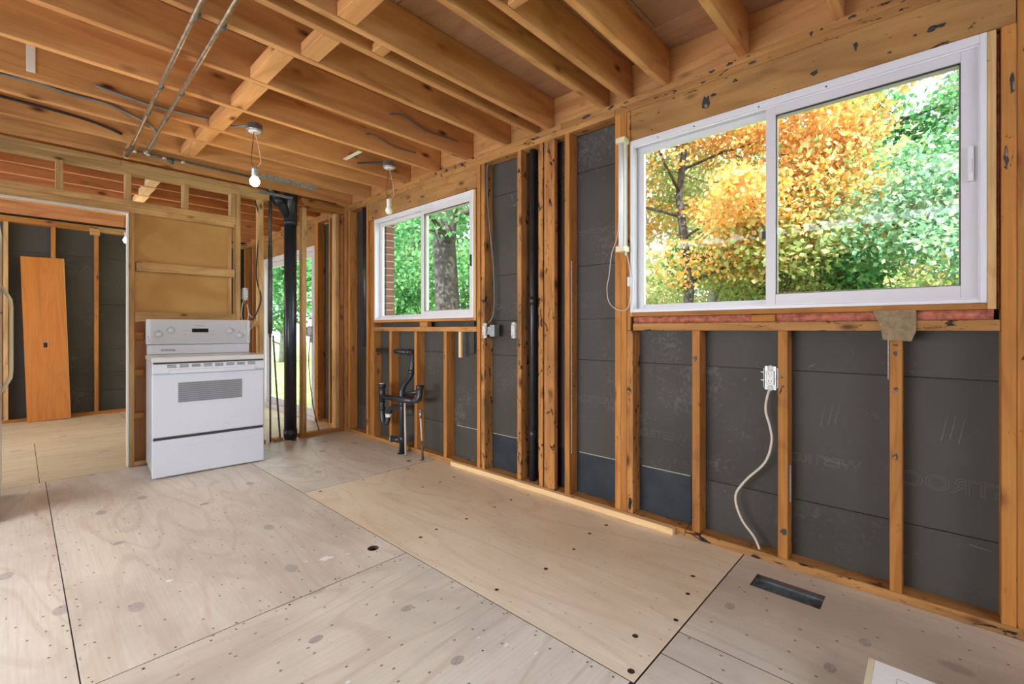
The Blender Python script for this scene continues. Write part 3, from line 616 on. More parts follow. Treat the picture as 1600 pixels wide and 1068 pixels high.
# ------------------------------------------------------------------ BACK WALL of the far room
wb = empty('wall_back'); tag(wb, kind='structure')
YB = 8.02
for k, x in enumerate((-1.35, -.94, -.53, -.126, .270, .668, 1.075, 1.48, 1.885, 2.29)): box('stud', (x, x+.04), (YB, YB+.089), (.038, 2.38), 'stud' if k % 3 else 'partition', wb)
box('top_plate', (-2.4, .70), (YB, YB+.089), (2.3805, 2.455), 'stud', wb); box('top_plate', (.702, 2.419), (YB, YB+.089), (2.3805, 2.455), 'partition', wb)
box('sole_plate', (-2.4, 2.419), (YB, YB+.089), (.0005, .0375), 'stud', wb)
for j, (a, b) in enumerate(((0, .30), (.30, .54), (.54, .845), (.845, 1.44), (1.44, 2.05), (2.05, 2.66))):
    for c, d in ((-2.4, -.4), (-.4, 1.1), (1.1, 2.5)) if j % 2 else ((-2.4, .35), (.35, 2.5)):
        box('sheathing_board', (c+.0015, d-.0015), (YB+.0895, YB+.1015), (a+.0015, b-.0015), 'sheath', wb, bev=.001)
box('light_leak_backing', (-2.5, 2.6), (YB+.102, YB+.105), (0, 2.68), 'paper', wb, bev=0)  # added backing that blocks daylight at the far wall's seams
box('gusset', (.62, .72), (YB-.008, YB-.0005), (2.33, 2.42), 'partition', wb)
# unseen shell: left and rear walls with openings made for the added fill light
wlft = empty('wall_left'); tag(wlft, kind='structure')
for y, z in (((-2.7, .85), (0, 2.45)), ((3.75, 5.35), (0, 2.45)), ((7.45, 8.2), (0, 2.45)), ((.85, 3.75), (0, .3)), ((.85, 3.75), (1.5, 2.45)), ((5.35, 7.45), (0, .6)), ((5.35, 7.45), (2.2, 2.45))):
    box('wall_board', (-2.55, -2.42), y, z, 'shell', wlft, bev=0)
wrr = empty('wall_rear'); tag(wrr, kind='structure')
for x, z in (((-2.55, -1.45), (0, 2.45)), ((1.85, 2.6), (0, 2.45)), ((-1.45, 1.85), (0, .3)), ((-1.45, 1.85), (2.38, 2.45)), ((-1.45, -.6), (.3, 2.38)), ((.9, 1.85), (.3, 2.38)), ((-.6, .9), (.3, 1.1))):
    box('wall_board', x, (-2.75, -2.62), z, 'shell', wrr, bev=0)

# ------------------------------------------------------------------ STOVE
st = tag(empty('stove', (1.052, 4.444, 0), math.radians(-4.5)), 'white electric range with knobs, clock display and louvered oven window', 'stove')
HW = .3725
box('body', (-HW+.004, HW-.004), (-.235, .262), (.03, .858), 'enamel', st, bev=.004)
for sx in (-1, 1):
    for y in (-.20, .22): lathe('levelling_foot', [(.018, 0), (.018, .006), (.008, .010), (.008, .0295)], 'black', st, loc=(sx*(HW-.05), y, 0), n=10)
box('storage_drawer', (-HW, HW), (-.275, -.237), (.010, .284), 'enamel', st, bev=.006); 
dr = box('drawer_panel', (-HW+.13, HW-.05), (-.2775, -.2745), (.225, .262), 'enamel', st, bev=.001)
box('gap_shade_box', (-HW+.01, HW-.01), (-.262, -.2352), (.27, .32), 'slot', st, bev=0); box('gap_shade_box', (-HW+.01, HW-.01), (-.275, -.2352), (.84, .8625), 'slot', st, bev=0)  # near-black boxes paint the shade in the gaps above drawer and door
dor = box('oven_door', (-HW, HW), (-.280, -.237), (.306, .778), 'enamel', st, bev=.008, axis=0)
wz0, wz1 = .557, .707
box('oven_window', (-.2175, .2075), (-.2815, -.2795), (wz0, wz1), 'louver', st, bev=.0008)
for k in range(10):
    z = wz0+.007+k*(wz1-wz0-.014)/9; box('louver_slat', (-.214, .204), (-.289, -.2818), (z-.0040, z+.0010), 'cook' if 0 else 'grey_print', st, bev=.001)
box('door_handle', (-HW, HW), (-.300, -.262), (.779, .850), 'enamel', st, bev=.006); box('handle_grip', (-HW+.10, HW-.08), (-.314, -.300), (.779, .805), 'enamel', st, bev=.005)
for k in range(8):
    x0 = -.285+k*.0755
    for j in range(3): box('vent_slot', (x0, x0+.056), (-.3010, -.2998), (.822+j*.0085, .8265+j*.0085), 'slot', st, bev=0)
box('cooktop', (-HW-.003, HW+.003), (-.288, .235), (.862, .900), 'cook', st, bev=.006)
box('backguard_base', (-HW+.006, HW-.006), (.190, .272), (.901, .980), 'enamel', st, bev=.005)
box('backguard', (-HW, HW), (.198, .275), (.983, 1.192), 'enamel', st, bev=.006)
box('control_panel', (-HW+.035, HW-.026), (.1955, .1985), (.996, 1.182), 'ctrl', st, bev=.001)
box('end_cap', (-HW, -HW+.032), (.193, .199), (.985, 1.190), 'enamel', st, bev=.002); box('end_cap', (HW-.024, HW), (.193, .199), (.985, 1.190), 'enamel', st, bev=.002)
for (x, z) in ((-HW+.012, 1.045), (-HW+.02, 1.02), (HW-.012, 1.045), (HW-.01, 1.02)): box('screw', (x-.003, x+.003), (.1915, .1932), (z-.003, z+.003), 'slot', st, bev=0)
def kx(px): return (px-237)/(414-237)
for x, z in ((-.292, 1.068), (-.213, 1.101), (.205, 1.093), (.284, 1.056)):
    kb = lathe('knob', [(.028, 0), (.028, .004), (.022, .007), (.0195, .026), (.017, .029)], 'enamel', st, loc=(x, .1952, z), rot=(math.radians(90), 0, 0), n=20)
    box('knob_pointer', (-.0035, .0035), (-.017, .017), (.024, .034), 'enamel', kb, bev=.001)
    box('knob_mark', (x-.0012, x+.0012), (.1945, .1954), (z+.026, z+.038), 'slot', st, bev=0)
box('clock_display', (-.066, .052), (.1935, .1954), (1.083, 1.115), 'disp', st, bev=.0006)
for x in (-.118, -.098, .072, .092): 
    for z in (1.100, 1.062): lathe('button', [(.008, 0), (.0075, .003)], 'enamel', st, loc=(x, .1954, z), rot=(math.radians(90), 0, 0), n=10)
for x in (-.018, .006): lathe('button', [(.008, 0), (.0075, .003)], 'enamel', st, loc=(x, .1954, 1.062), rot=(math.radians(90), 0, 0), n=10)
text('maker_mark', 'Whirlpool', .017, 'grey_print', (-.005, .1953, 1.139), (math.radians(90), 0, 0), st)
for k in range(4): box('vent_mark', (-.275+k*.024, -.256+k*.024), (.1890, .1902), (.928, .944), 'grey_print', st, bev=0)
for k in range(4): box('vent_mark_fill', (-.271+k*.024, -.261+k*.024), (.1884, .1892), (.933, .939), 'sash', st, bev=0)

# ------------------------------------------------------------------ REFRIGERATOR at the left edge
fr = tag(empty('refrigerator', (-.45, 4.25, 0)), 'white refrigerator at the left edge beside the doorway, long pale handle', 'refrigerator')
box('cabinet', (-.36, .325), (-.355, .365), (.05, 1.74), 'enamel', fr, bev=.006)
box('freezer_door', (.328, .372), (-.36, .37), (1.22, 1.74), 'enamel', fr, bev=.008); box('fridge_door', (.328, .372), (-.36, .37), (.09, 1.212), 'enamel', fr, bev=.008, axis=2)
hz = [(.372, .20, 1.385), (.412, .20, 1.30), (.415, .20, 1.25), (.415, .20, .84), (.412, .20, .79), (.372, .20, .70)]
tube('handle', hz, .010, 'cream', fr, n=8)
for sx in (-.3, .28):
    for y in (-.3, .3): lathe('foot', [(.02, 0), (.02, .02), (.01, .0495)], 'black', fr, loc=(sx, y, 0), n=8)
box('toe_grille', (.30, .33), (-.34, .34), (.012, .049), 'slot', fr)

# ------------------------------------------------------------------ leaning stained board in the back room
pb = tag(empty('wood_board', (.10, 7.86, .001)), 'tall orange-stained board with a small box cut-out leaning on far wall studs', 'board')
pb.rotation_euler = (math.radians(-3.3), math.radians(-1.6), 0)
V, F = None, None
def board_with_hole():
    outer = rect(-.185, .185, 0, 1.985); hole = rect(-.022, .012, .885, .945)
    loops = [[Vector((x, z, 0)) for x, z in outer], [Vector((x, z, 0)) for x, z in hole]]
    tri = tessellate_polygon(loops); flat = [v for lp in loops for v in lp]; n = len(flat)
    V = [(v.x, -.009, v.y) for v in flat]+[(v.x, .009, v.y) for v in flat]; F = []
    for t in tri: F.append(tuple(t)); F.append(tuple(i+n for i in reversed(t)))
    for b0 in (0, 4):
        for i in range(4): F.append((b0+i, b0+(i+1) % 4, b0+(i+1) % 4+n, b0+i+n))
    # local X must follow the grain: turn the mesh so that X is up
    V = [(z, y, -x) for x, y, z in V]
    return V, F
V, F = board_with_hole()
o = meshobj('panel', V, F, 'oak', pb, rot=(0, -math.pi/2, 0)); bm = bmesh.new(); bm.from_mesh(o.data); bmesh.ops.recalc_face_normals(bm, faces=bm.faces); bm.to_mesh(o.data); bm.free()
o.location = (.15, 0, 0)
box('edge_band', (.3355, .3385), (-.009, .009), (0, 1.985), 'new', pb, bev=0)
box('box_ring', (.125, .165), (-.0115, -.0092), (.946, .952), 'galv', pb, bev=0); box('box_ring', (.125, .165), (-.0115, -.0092), (.877, .883), 'galv', pb, bev=0)
pb.location = (.10, 7.895, .002)

# ------------------------------------------------------------------ PIPES
vs = tag(empty('vent_stack', (1.868, 4.79, 0)), 'thick black plastic vent stack standing in the partition gap', 'pipe')
tube('pipe', [(0, 0, -.02), (0, 0, 2.16)], .058, 'abs', vs, n=24)
tube('hub', [(0, 0, 2.165), (0, 0, 2.20), (0, 0, 2.205)], [.068, .068, .062], 'abs', vs, n=24)
tube('hub', [(0, 0, .02), (0, 0, .10)], .064, 'abs', vs, n=24)
tube('wye_fitting', [(0, 0, 2.206), (0, 0, 2.66)], .065, 'abs', vs, n=24)
tube('branch_pipe', [(-.01, -.01, 2.23), (-.14, -.03, 2.40), (-.20, -.04, 2.47), (-.20, -.04, 2.56)], .045, 'abs', vs, n=18)
tube('branch_hub', [(-.105, -.024, 2.35), (-.155, -.033, 2.418)], .053, 'abs', vs, n=18)
box('hanger_strap', (-.33, -.02), (-.105, -.095), (2.40, 2.425), 'galv', vs, bev=.001)
sup = tag(empty('water_pipe', (1.676, 4.79, 0)), 'slim grey pipe sleeved in foam beside the vent stack', 'pipe')
tube('pipe', [(0, 0, 1.03), (0, 0, 2.44)], .011, 'iron', sup, n=12); tube('sleeve', [(0, 0, 1.065), (0, 0, 1.93)], .0205, 'iron', sup, n=14); tube('sleeve', [(0, 0, 1.935), (0, 0, 2.43)], .016, 'iron', sup, n=14)
tube('riser', [(.002, 0, 0), (.0, 0, 1.03)], .0085, 'iron', sup, n=10)
tag(tube('water_riser', [(1.78, 4.815, 0), (1.74, 4.80, .5), (1.705, 4.795, 1.05)], .0085, 'iron', n=10), 'thin dark riser leaning towards the foam-sleeved pipe', 'pipe')
tag(tube('vent_pipe', [(2.466, 4.37, .93), (2.466, 4.37, 2.375)], .036, 'abs', n=18), 'black vent pipe rising between studs left of the small window', 'pipe')
wvp = tag(empty('drain_pipe', (2.468, 2.085, .039)), 'dusty black pipe between the stained studs in mid wall', 'pipe')
tube('pipe', [(0, 0, 0), (0, 0, 2.335)], .021, 'abs', wvp, n=16); tube('coupling', [(0, 0, .30), (0, 0, .36)], .025, 'abs', wvp, n=16); tube('coupling', [(0, 0, 1.24), (0, 0, 1.30)], .025, 'abs', wvp, n=16)
# two copper pipes under the joists
for xa, xb, yb2, lab in ((.490, .565, 4.59, 'left one of the pair of copper pipes slung under the joists'), (.590, .650, 4.36, 'right one of the pair of copper pipes slung under the joists')):
    p = tag(empty('copper_pipe', (xa, 1.2, 2.443)), lab, 'pipe', )
    tube('pipe', [(-.01, 0, 0), (xb-xa, yb2-1.2, 0)], .0105, 'copper', p, n=12)
    for yy in (2.31, 3.14, 3.58, 4.28):
        if yy < yb2: t_ = (yy-1.2)/(yb2-1.2); tube('pipe_clip', [(t_*(xb-xa), yy-1.2-.02, .0), (t_*(xb-xa), yy-1.2+.02, 0)], .0127, 'iron', p, n=10)
    lathe('elbow', [(.014, -.012), (.014, .012)], 'solder', p, loc=(xb-xa, yb2-1.2, 0), n=12)
mp_ = tag(empty('manifold_pipe', (.53, 4.41, 2.443)), 'soldered copper branch line running along beneath the joist above the partition', 'pipe')
tube('pipe', [(0, 0, -.004), (.3, 0, .006), (.62, .0, .006), (.90, .01, .006)], .009, 'iron', mp_, n=10)
for x in (.06, .14, .24, .36): tube('solder_joint', [(x-.012, 0, 0), (x+.012, 0, .002)], .0125, 'solder', mp_, n=10)
lathe('valve', [(.02, -.02), (.02, .02)], 'iron', mp_, loc=(.28, 0, -.012), n=10)

# kitchen drain and supplies left exposed by the small window
dn = tag(empty('sink_drain', (2.33, 3.50, 0)), 'black plastic sink drain with two upturned cups and a trap below small window', 'drain pipe')
def P(y, z, x=2.33): return (x-2.33, y-3.50, z)
tube('stand_pipe', [P(3.495, -.01), P(3.495, .40), P(3.495, .50)], .027, 'abs', dn, n=16)
tube('vent_arm', smoothpath([P(3.50, .48), P(3.51, .55, 2.335), P(3.51, .61, 2.36), P(3.50, .67, 2.41), P(3.495, .73, 2.43)], 4), .025, 'abs', dn, n=14)
tube('vent_riser', smoothpath([P(3.495, .72, 2.43), P(3.497, .80, 2.44), P(3.505, .86, 2.452), P(3.53, .89, 2.46), P(3.58, .897, 2.464)], 4), .0245, 'abs', dn, n=14)
tube('vent_crossover', [P(3.57, .897, 2.464), P(3.80, .897, 2.464), P(4.131, .897, 2.464)], .023, 'abs', dn, n=14)
tube('vent_hub', [P(3.565, .897, 2.464), P(3.61, .897, 2.464)], .029, 'abs', dn, n=14); tube('vent_hub', [P(3.496, .70, 2.425), P(3.495, .74, 2.432)], .030, 'abs', dn, n=14)
tube('coupling', [P(3.495, .42), P(3.495, .47)], .033, 'abs', dn, n=16); tube('coupling', [P(3.495, .10), P(3.495, .16)], .033, 'abs', dn, n=16)
tube('tail_cup', [P(3.78, .44, 2.30), P(3.78, .595, 2.30)], .027, 'abs', dn, n=16); tube('cup_nut', [P(3.78, .565, 2.30), P(3.78, .60, 2.30)], .034, 'abs', dn, n=12)
tube('cup_rim', [P(3.78, .601, 2.30), P(3.78, .606, 2.30)], .026, 'whitepaint', dn, n=12)
tube('crossbar', [P(3.78, .485, 2.30), P(3.50, .492, 2.28), P(3.26, .50, 2.28)], .023, 'abs', dn, n=14)
tube('right_elbow', smoothpath([P(3.26, .50, 2.28), P(3.205, .515, 2.29), P(3.19, .56, 2.30), P(3.19, .625, 2.30)], 4), .025, 'abs', dn, n=14); tube('cup_nut', [P(3.19, .60, 2.30), P(3.19, .636, 2.30)], .034, 'abs', dn, n=12)
tube('trap', smoothpath([P(3.78, .44, 2.30), P(3.78, .33, 2.30), P(3.755, .25, 2.30), P(3.715, .25, 2.31), P(3.70, .33, 2.32), P(3.66, .385, 2.33), P(3.58, .40, 2.335), P(3.50, .40, 2.335)], 4), .024, 'abs', dn, n=14)
tube('trap_nut', [P(3.78, .36, 2.30), P(3.78, .39, 2.30)], .031, 'abs', dn, n=12); tube('trap_nut', [P(3.7, .30, 2.32), P(3.7, .33, 2.32)], .03, 'whitepaint', dn, n=12)
tube('cleanout', [P(3.50, .115, 2.33), P(3.60, .12, 2.29)], .026, 'abs', dn, n=14); tube('cleanout_rim', [P(3.60, .12, 2.29), P(3.607, .12, 2.287)], .033, 'galv', dn, n=16)
tube('diagonal_brace_pipe', [P(3.46, .53, 2.33), P(3.27, .57, 2.34)], .018, 'abs', dn, n=12)
s1 = tag(tube('supply_pipe', [(2.31, 3.412, 0), (2.31, 3.425, .46)], .0095, 'cable', n=10), 'pale capped water supply stub beside the black drain', 'pipe')
s2 = tag(empty('supply_valve', (2.33, 3.19, 0)), 'corroded water supply riser with a shutoff valve, right of drain', 'pipe')
tube('riser', [(0, 0, 0), (0, .01, .16)], .009, 'iron', s2, n=10); tube('riser', [(0, .01, .16), (0, .03, .36)], .008, 'cable', s2, n=10)
tube('valve_body', [(0, .03, .35), (0, .031, .41)], [.011, .013], 'galv', s2, n=10); box('valve_handle', (-.012, .012), (.01, .05), (.412, .420), 'galv', s2)

# ------------------------------------------------------------------ LAMPS
def ceiling_box(parent, r=.048, h=.045):
    lathe('junction_box', [(r, -h), (r+.004, -h+.004), (r+.004, -h+.008), (r, -h+.01), (r, 0)], 'galv', parent, n=20)
    lathe('box_cover', [(r*.75, -h-.004), (r*.8, -h+.0)], 'whitepaint', parent, n=14)
def pendant(name, loc, drop, on, label, wires=True, sway=(.0, .0)):
    p = tag(empty(name, loc), label, 'light bulb')
    if wires:
        ceiling_box(p)
        zt = -.05
        tube('white_wire', [(.0, 0, zt), (.012, -.012, zt-.06), (.030, -.022, (zt-drop)/2-.02), (.022, -.018, -drop+.11), (.008, 0, -drop+.085)], .0022, 'cable', p, n=6, smooth=4)
        tube('black_wire', [(-.005, 0, zt), (-.012, .0, zt-.08), (-.02, .004, (zt-drop)/2-.03), (-.012, .003, -drop+.11), (-.006, 0, -drop+.085)], .0020, 'blackcable', p, n=6, smooth=4)
    lathe('socket', [(.016, -drop+.028), (.019, -drop+.03), (.019, -drop+.075), (.021, -drop+.078), (.021, -drop+.088), (.012, -drop+.092)], 'galv' if on else 'outlet', p, n=16)
    prof = [(.002, -.034), (.014, -.031), (.024, -.022), (.030, -.006), (.029, .008), (.022, .022), (.016, .032), (.014, .040)]
    lathe('bulb', [(r, z-drop) for r, z in prof], 'bulb_on' if on else 'bulb_off', p, n=20)
    return p
pendant('pendant_bulb', (1.053, 3.281, 2.452), .372, True, 'lit bare bulb on loose wires hanging from joists above the stove')
light('bulb_light', 'POINT', (1.053, 3.281, 2.02), (0, 0, 0), 9, (1, .80, .50), shadow_soft_size=.035)
pendant('pendant_bulb', (2.027, 3.227, 2.452), .385, False, 'unlit bare bulb hanging in front of the small window')
pb3 = pendant('pendant_bulb', (.800, 6.5, 2.456), .37, True, 'lit bare bulb in the far room seen past the door jamb')
light('bulb_light', 'POINT', (.800, 6.5, 2.02), (0, 0, 0), 16, (1, .82, .52), shadow_soft_size=.035)

# fluorescent batten standing on the stud left of the big window
ft = tag(empty('fluorescent_fixture', (XW-.004, 1.325, 1.555)), 'slim white fluorescent tube fixture mounted upright left of the big window', 'light fixture')
box('channel', (-.035, .003), (-.010, .030), (.03, .63), 'whitepaint', ft, bev=.003); tube('tube', [(-.045, .010, .035), (-.045, .010, .625)], .0135, 'tube', ft, n=16)
box('end_socket', (-.062, .002), (-.022, .036), (0, .034), 'cream', ft, bev=.003); box('end_socket', (-.062, .002), (-.022, .036), (.628, .660), 'cream', ft, bev=.003)
box('switch', (-.030, -.022), (-.016, -.008), (-.02, .0), 'outlet', ft, bev=.001)
tag(tube('lamp_cord', [(2.407, 1.325, 1.77-.2), (2.405, 1.300, 1.48), (2.405, 1.293, 1.40), (2.405, 1.292, 1.30), (2.405, 1.306, 1.235), (2.405, 1.34, 1.217), (2.405, 1.399, 1.235), (2.405, 1.437, 1.28), (2.405, 1.447, 1.36), (2.405, 1.432, 1.43), (2.405, 1.414, 1.56), (2.408, 1.380, 1.65), (2.412, 1.372, 1.77)], .0028, 'cable', n=7, smooth=5),
    'thin white cord looped below the upright fluorescent fixture', 'cord')
pl = tag(empty('cord_clip', (XW-.004, 1.302, 1.384)), 'small white plastic clip on the big window frame holding the cord', 'clip'); box('clip_body', (-.012, 0), (-.014, .012), (-.028, .028), 'white', pl, bev=.003)

# ------------------------------------------------------------------ OUTLETS and cables
def receptacle(parent, w=.034, h=.068, d=.0, flip=1):
    """a duplex outlet in its metal box, facing -x; origin at box centre on the stud face"""
    box('yoke', (-.004, -.002), (-.024, .024), (-.056, .056), 'galv', parent, bev=.0005)
    box('face', (-.014, -.004), (-w/2, w/2), (-h/2, h/2), 'outlet', parent, bev=.003)
    for z in (.017, -.017):
        for y in (-.006, .006): box('slot', (-.0146, -.0138), (y-.0012, y+.0012), (z-.001, z+.007), 'slot', parent, bev=0)
        box('ground_hole', (-.0146, -.0138), (-.002, .002), (z-.010, z-.006), 'slot', parent, bev=0)
    for z in (.047, -.047): lathe('mounting_ear', [(.013, 0), (.013, .002)], 'outlet', parent, loc=(-.004, 0, z), rot=(0, math.radians(-90), 0), n=12)
    for z in (.06, -.06): pass
ob = tag(empty('outlet', (XW+.002, .570, .876)), 'white duplex outlet in an open metal box under the big window', 'outlet')
frame_bars('outlet_box', (0, .045), -.030, .030, -.046, .046, .002, .002, .002, .002, 'galv', ob); receptacle(ob)
for z in (.026, -.012): box('box_tab', (.0, .003), (.030, .042), (z-.002, z+.002), 'galv', ob, bev=0)
tag(tube('cable', [(2.452, .572, .83), (2.445, .586, .80), (2.44, .596, .72), (2.44, .577, .64), (2.44, .570, .569), (2.44, .599, .466), (2.44, .685, .36), (2.44, .732, .27), (2.44, .705, .167), (2.44, .648, .095), (2.44, .622, .042)], .0058, 'cable', n=10, smooth=6),
    'white sheathed cable curving down from the outlet to the floor plate', 'cable')
o2 = tag(empty('outlet', (XW-.006, 2.515, 1.098)), 'white outlet beside a steel box on stud right of small window', 'outlet'); receptacle(o2)
box('outlet_box', (.0, .055), (-.100, -.052), (-.045, .045), 'galv', o2, bev=.002); box('bracket', (.001, .004), (-.052, .02), (-.03, .03), 'galv', o2, bev=0)
o3 = tag(empty('switch', (XW+.004, 2.224, 1.100)), 'narrow white switch at the edge of a stud, mid wall', 'switch'); receptacle(o3); frame_bars('switch_box', (0, .045), -.030, .030, -.046, .046, .002, .002, .002, .002, 'galv', o3)
tag(tube('cable', [(2.43, 2.50, 1.15), (2.455, 2.46, 1.25), (2.46, 2.47, 1.6), (2.45, 2.515, 2.0), (2.44, 2.52, 2.30), (2.435, 2.50, 2.37)], .005, 'greycable', n=8, smooth=5), 'dark grey cable stapled up the stud right of small window', 'cable')
def on_partition(name, x, z, label, cat):
    e = tag(empty(name, (x, Y0-.002, z), math.radians(90)), label, cat); receptacle(e); box('outlet_box', (.001, .05), (-.024, .024), (-.046, .046), 'galv', e, bev=.002); return e
on_partition('outlet', 1.440, 1.440, 'white outlet on the partition stud above the stove corner', 'outlet')
on_partition('outlet', 2.040, 1.088, 'steel-boxed outlet on the slim post right of the vent stack', 'outlet')
tag(tube('cable', [(1.44, 4.76, 1.39), (1.415, 4.74, 1.33), (1.41, 4.74, 1.22), (1.44, 4.73, 1.17), (1.465, 4.73, 1.24), (1.455, 4.735, 1.34), (1.475, 4.74, 1.25), (1.52, 4.73, 1.195-.005), (1.47, 4.72, 1.10), (1.44, 4.735, 1.05)], .004, 'cable', n=8, smooth=5), 'white cable looped below the outlet behind the stove', 'cable')
tag(tube('cable', [(1.535, 4.775, 2.34), (1.578, 4.775, 2.15), (1.553, 4.775, 1.811), (1.548, 4.775, 1.6), (1.575, 4.735, 1.413), (1.54, 4.728, 1.28), (1.50, 4.725, 1.20)], .0065, 'blackcable', n=8, smooth=5), 'black cable dropping beside the stud right of the yellow panel', 'cable')
tag(tube('cable', [(2.045, 4.735, 1.02), (2.03, 4.735, .80), (2.045, 4.733, .541), (2.082, 4.733, .272), (2.136, 4.733, .045)], .005, 'blackcable', n=8, smooth=5), 'black cable from the slim post outlet down to the floor plate', 'cable')
# cables stapled along the joists
tag(tube('cable', [(.30, 3.553, 2.512), (.444, 3.55, 2.498), (.566, 3.55, 2.490), (.731, 3.548, 2.497), (.91, 3.548, 2.505), (.99, 3.50, 2.486), (1.03, 3.38, 2.470), (1.05, 3.331, 2.44)], .0078, 'greycable', n=8, smooth=5), 'dark cable sagging along a joist to the lit bulb box', 'cable')
tag(tube('cable', [(-.25, 3.855, 2.54), (-.073, 3.852, 2.541), (.077, 3.852, 2.547), (.212, 3.852, 2.534), (.372, 3.852, 2.538), (.53, 3.848, 2.495), (.62, 3.84, 2.445), (.66, 4.1, 2.443), (.66, 4.34, 2.444)], .0085, 'greycable', n=8, smooth=5), 'thick dark cable along the joists left of the copper pipes', 'cable')
tag(tube('cable', [(-.25, 4.25, 2.55), (-.08, 4.252, 2.552), (.188, 4.252, 2.547), (.361, 4.252, 2.532), (.50, 4.248, 2.497)], .0085, 'blackcable', n=8, smooth=5), 'black cable along the joist nearest the partition at far left', 'cable')
tag(tube('cable', [(1.70, 2.70, 2.56), (1.80, 2.703, 2.585), (1.95, 2.703, 2.55), (2.07, 2.703, 2.545), (2.3, 2.703, 2.56)], .006, 'greycable', n=8, smooth=5), 'short grey cable on a joist above the small window', 'cable')
tag(tube('cable', [(1.75, 3.10, 2.56), (1.83, 3.112, 2.575), (2.0, 3.112, 2.54), (2.2, 3.112, 2.55)], .006, 'greycable', n=8, smooth=5), 'short dark cable on the joist before the unlit bulb box', 'cable')
tag(tube('cable', [(1.62, 3.83, 2.60), (1.72, 3.80, 2.56), (1.84, 3.75, 2.53), (1.96, 3.5, 2.50), (2.01, 3.28, 2.46)], .008, 'blackcable', n=8, smooth=5), 'black cable running into the unlit bulb box', 'cable')
tag(box('metal_strap', (.026, .060), (3.5535, 3.5605), (2.487, 2.645), 'whitepaint', bev=.001), 'short white metal strap on a joist at upper left', 'strap')
tag(box('metal_strap', (1.80, 1.835), (3.30, 3.557), (2.50, 2.503), 'whitepaint', bev=.001), 'white metal strip spanning joists beside the unlit bulb box', 'strap')
for x in (1.60, 1.9): pass
gb = tag(empty('scrap_board', (1.66, 4.33, ZB-.020)), 'torn grey board under the joists above the vent stack', 'board')
M['greyb'] = plain('grey_torn_board', (.26, .25, .23), .85, 0, .2, bump=.8, var=.45, scale=40)
box('board', (-.23, .25), (-.068, .03), (0, .019), 'greyb', gb, bev=.002)

# ------------------------------------------------------------------ white box at the bottom edge
wbx = tag(empty('storage_box', (1.52, -.09, 0)), 'white box with a cream rim lying on the floor at bottom right', 'box')
box('carton', (-.255, .248), (-.30, .236), (0.0005, .096), 'cardwhite', wbx, bev=.002)
box('lid', (-.250, .250), (-.30, .222), (.0965, .1005), 'cardwhite', wbx, bev=.001)
box('rim', (-.250, .250), (.2225, .238), (.0965, .1005), 'cream', wbx, bev=.001)
frame_bars_lbl = [((.165, .195), (.138, .1395)), ((.165, .195), (.168, .1695)), ((.165, .1665), (.1395, .168)), ((.1935, .195), (.1395, .168))]
for x, y in frame_bars_lbl: box('printed_mark', x, y, (.1006, .1009), 'louver', wbx, bev=0)

# ------------------------------------------------------------------ OUTDOORS
gd = tag(box('ground', (2.8, 60), (-40, 60), (-.65, -.5), 'grass', bev=0), kind='structure')
def leaves(name, blobs, count, size, mat, parent):
    c = np.array([b[:3] for b in blobs]); r = np.array([b[3] for b in blobs]); w = r**2; w /= w.sum()
    k = R.choice(len(blobs), count, p=w); d = R.normal(size=(count, 3)); d /= np.linalg.norm(d, axis=1)[:, None]
    rad = r[k]*(R.uniform(.0, 1, count)**.5); p = c[k]+d*rad[:, None]*np.array([1, 1, .7])
    u = R.normal(size=(count, 3)); u /= np.linalg.norm(u, axis=1)[:, None]; v = np.cross(u, R.normal(size=(count, 3))); v /= np.linalg.norm(v, axis=1)[:, None]
    s = size*R.uniform(.6, 1.3, count)[:, None]; nrm = np.cross(u, v)
    V = np.stack([p-u*s*.55, p+v*s*.42-nrm*s*.12, p+u*s*.6, p-v*s*.42-nrm*s*.12], 1).reshape(-1, 3)
    me = bpy.data.meshes.new(name); me.vertices.add(len(V)); me.vertices.foreach_set('co', V.ravel())
    me.loops.add(count*4); me.loops.foreach_set('vertex_index', np.arange(count*4)); me.polygons.add(count)
    me.polygons.foreach_set('loop_start', np.arange(count)*4); me.polygons.foreach_set('loop_total', np.full(count, 4)); me.update(); me.validate()
    me.materials.append(M[mat]); o = bpy.data.objects.new(name, me); link(o, parent); return tag(o, kind='stuff')
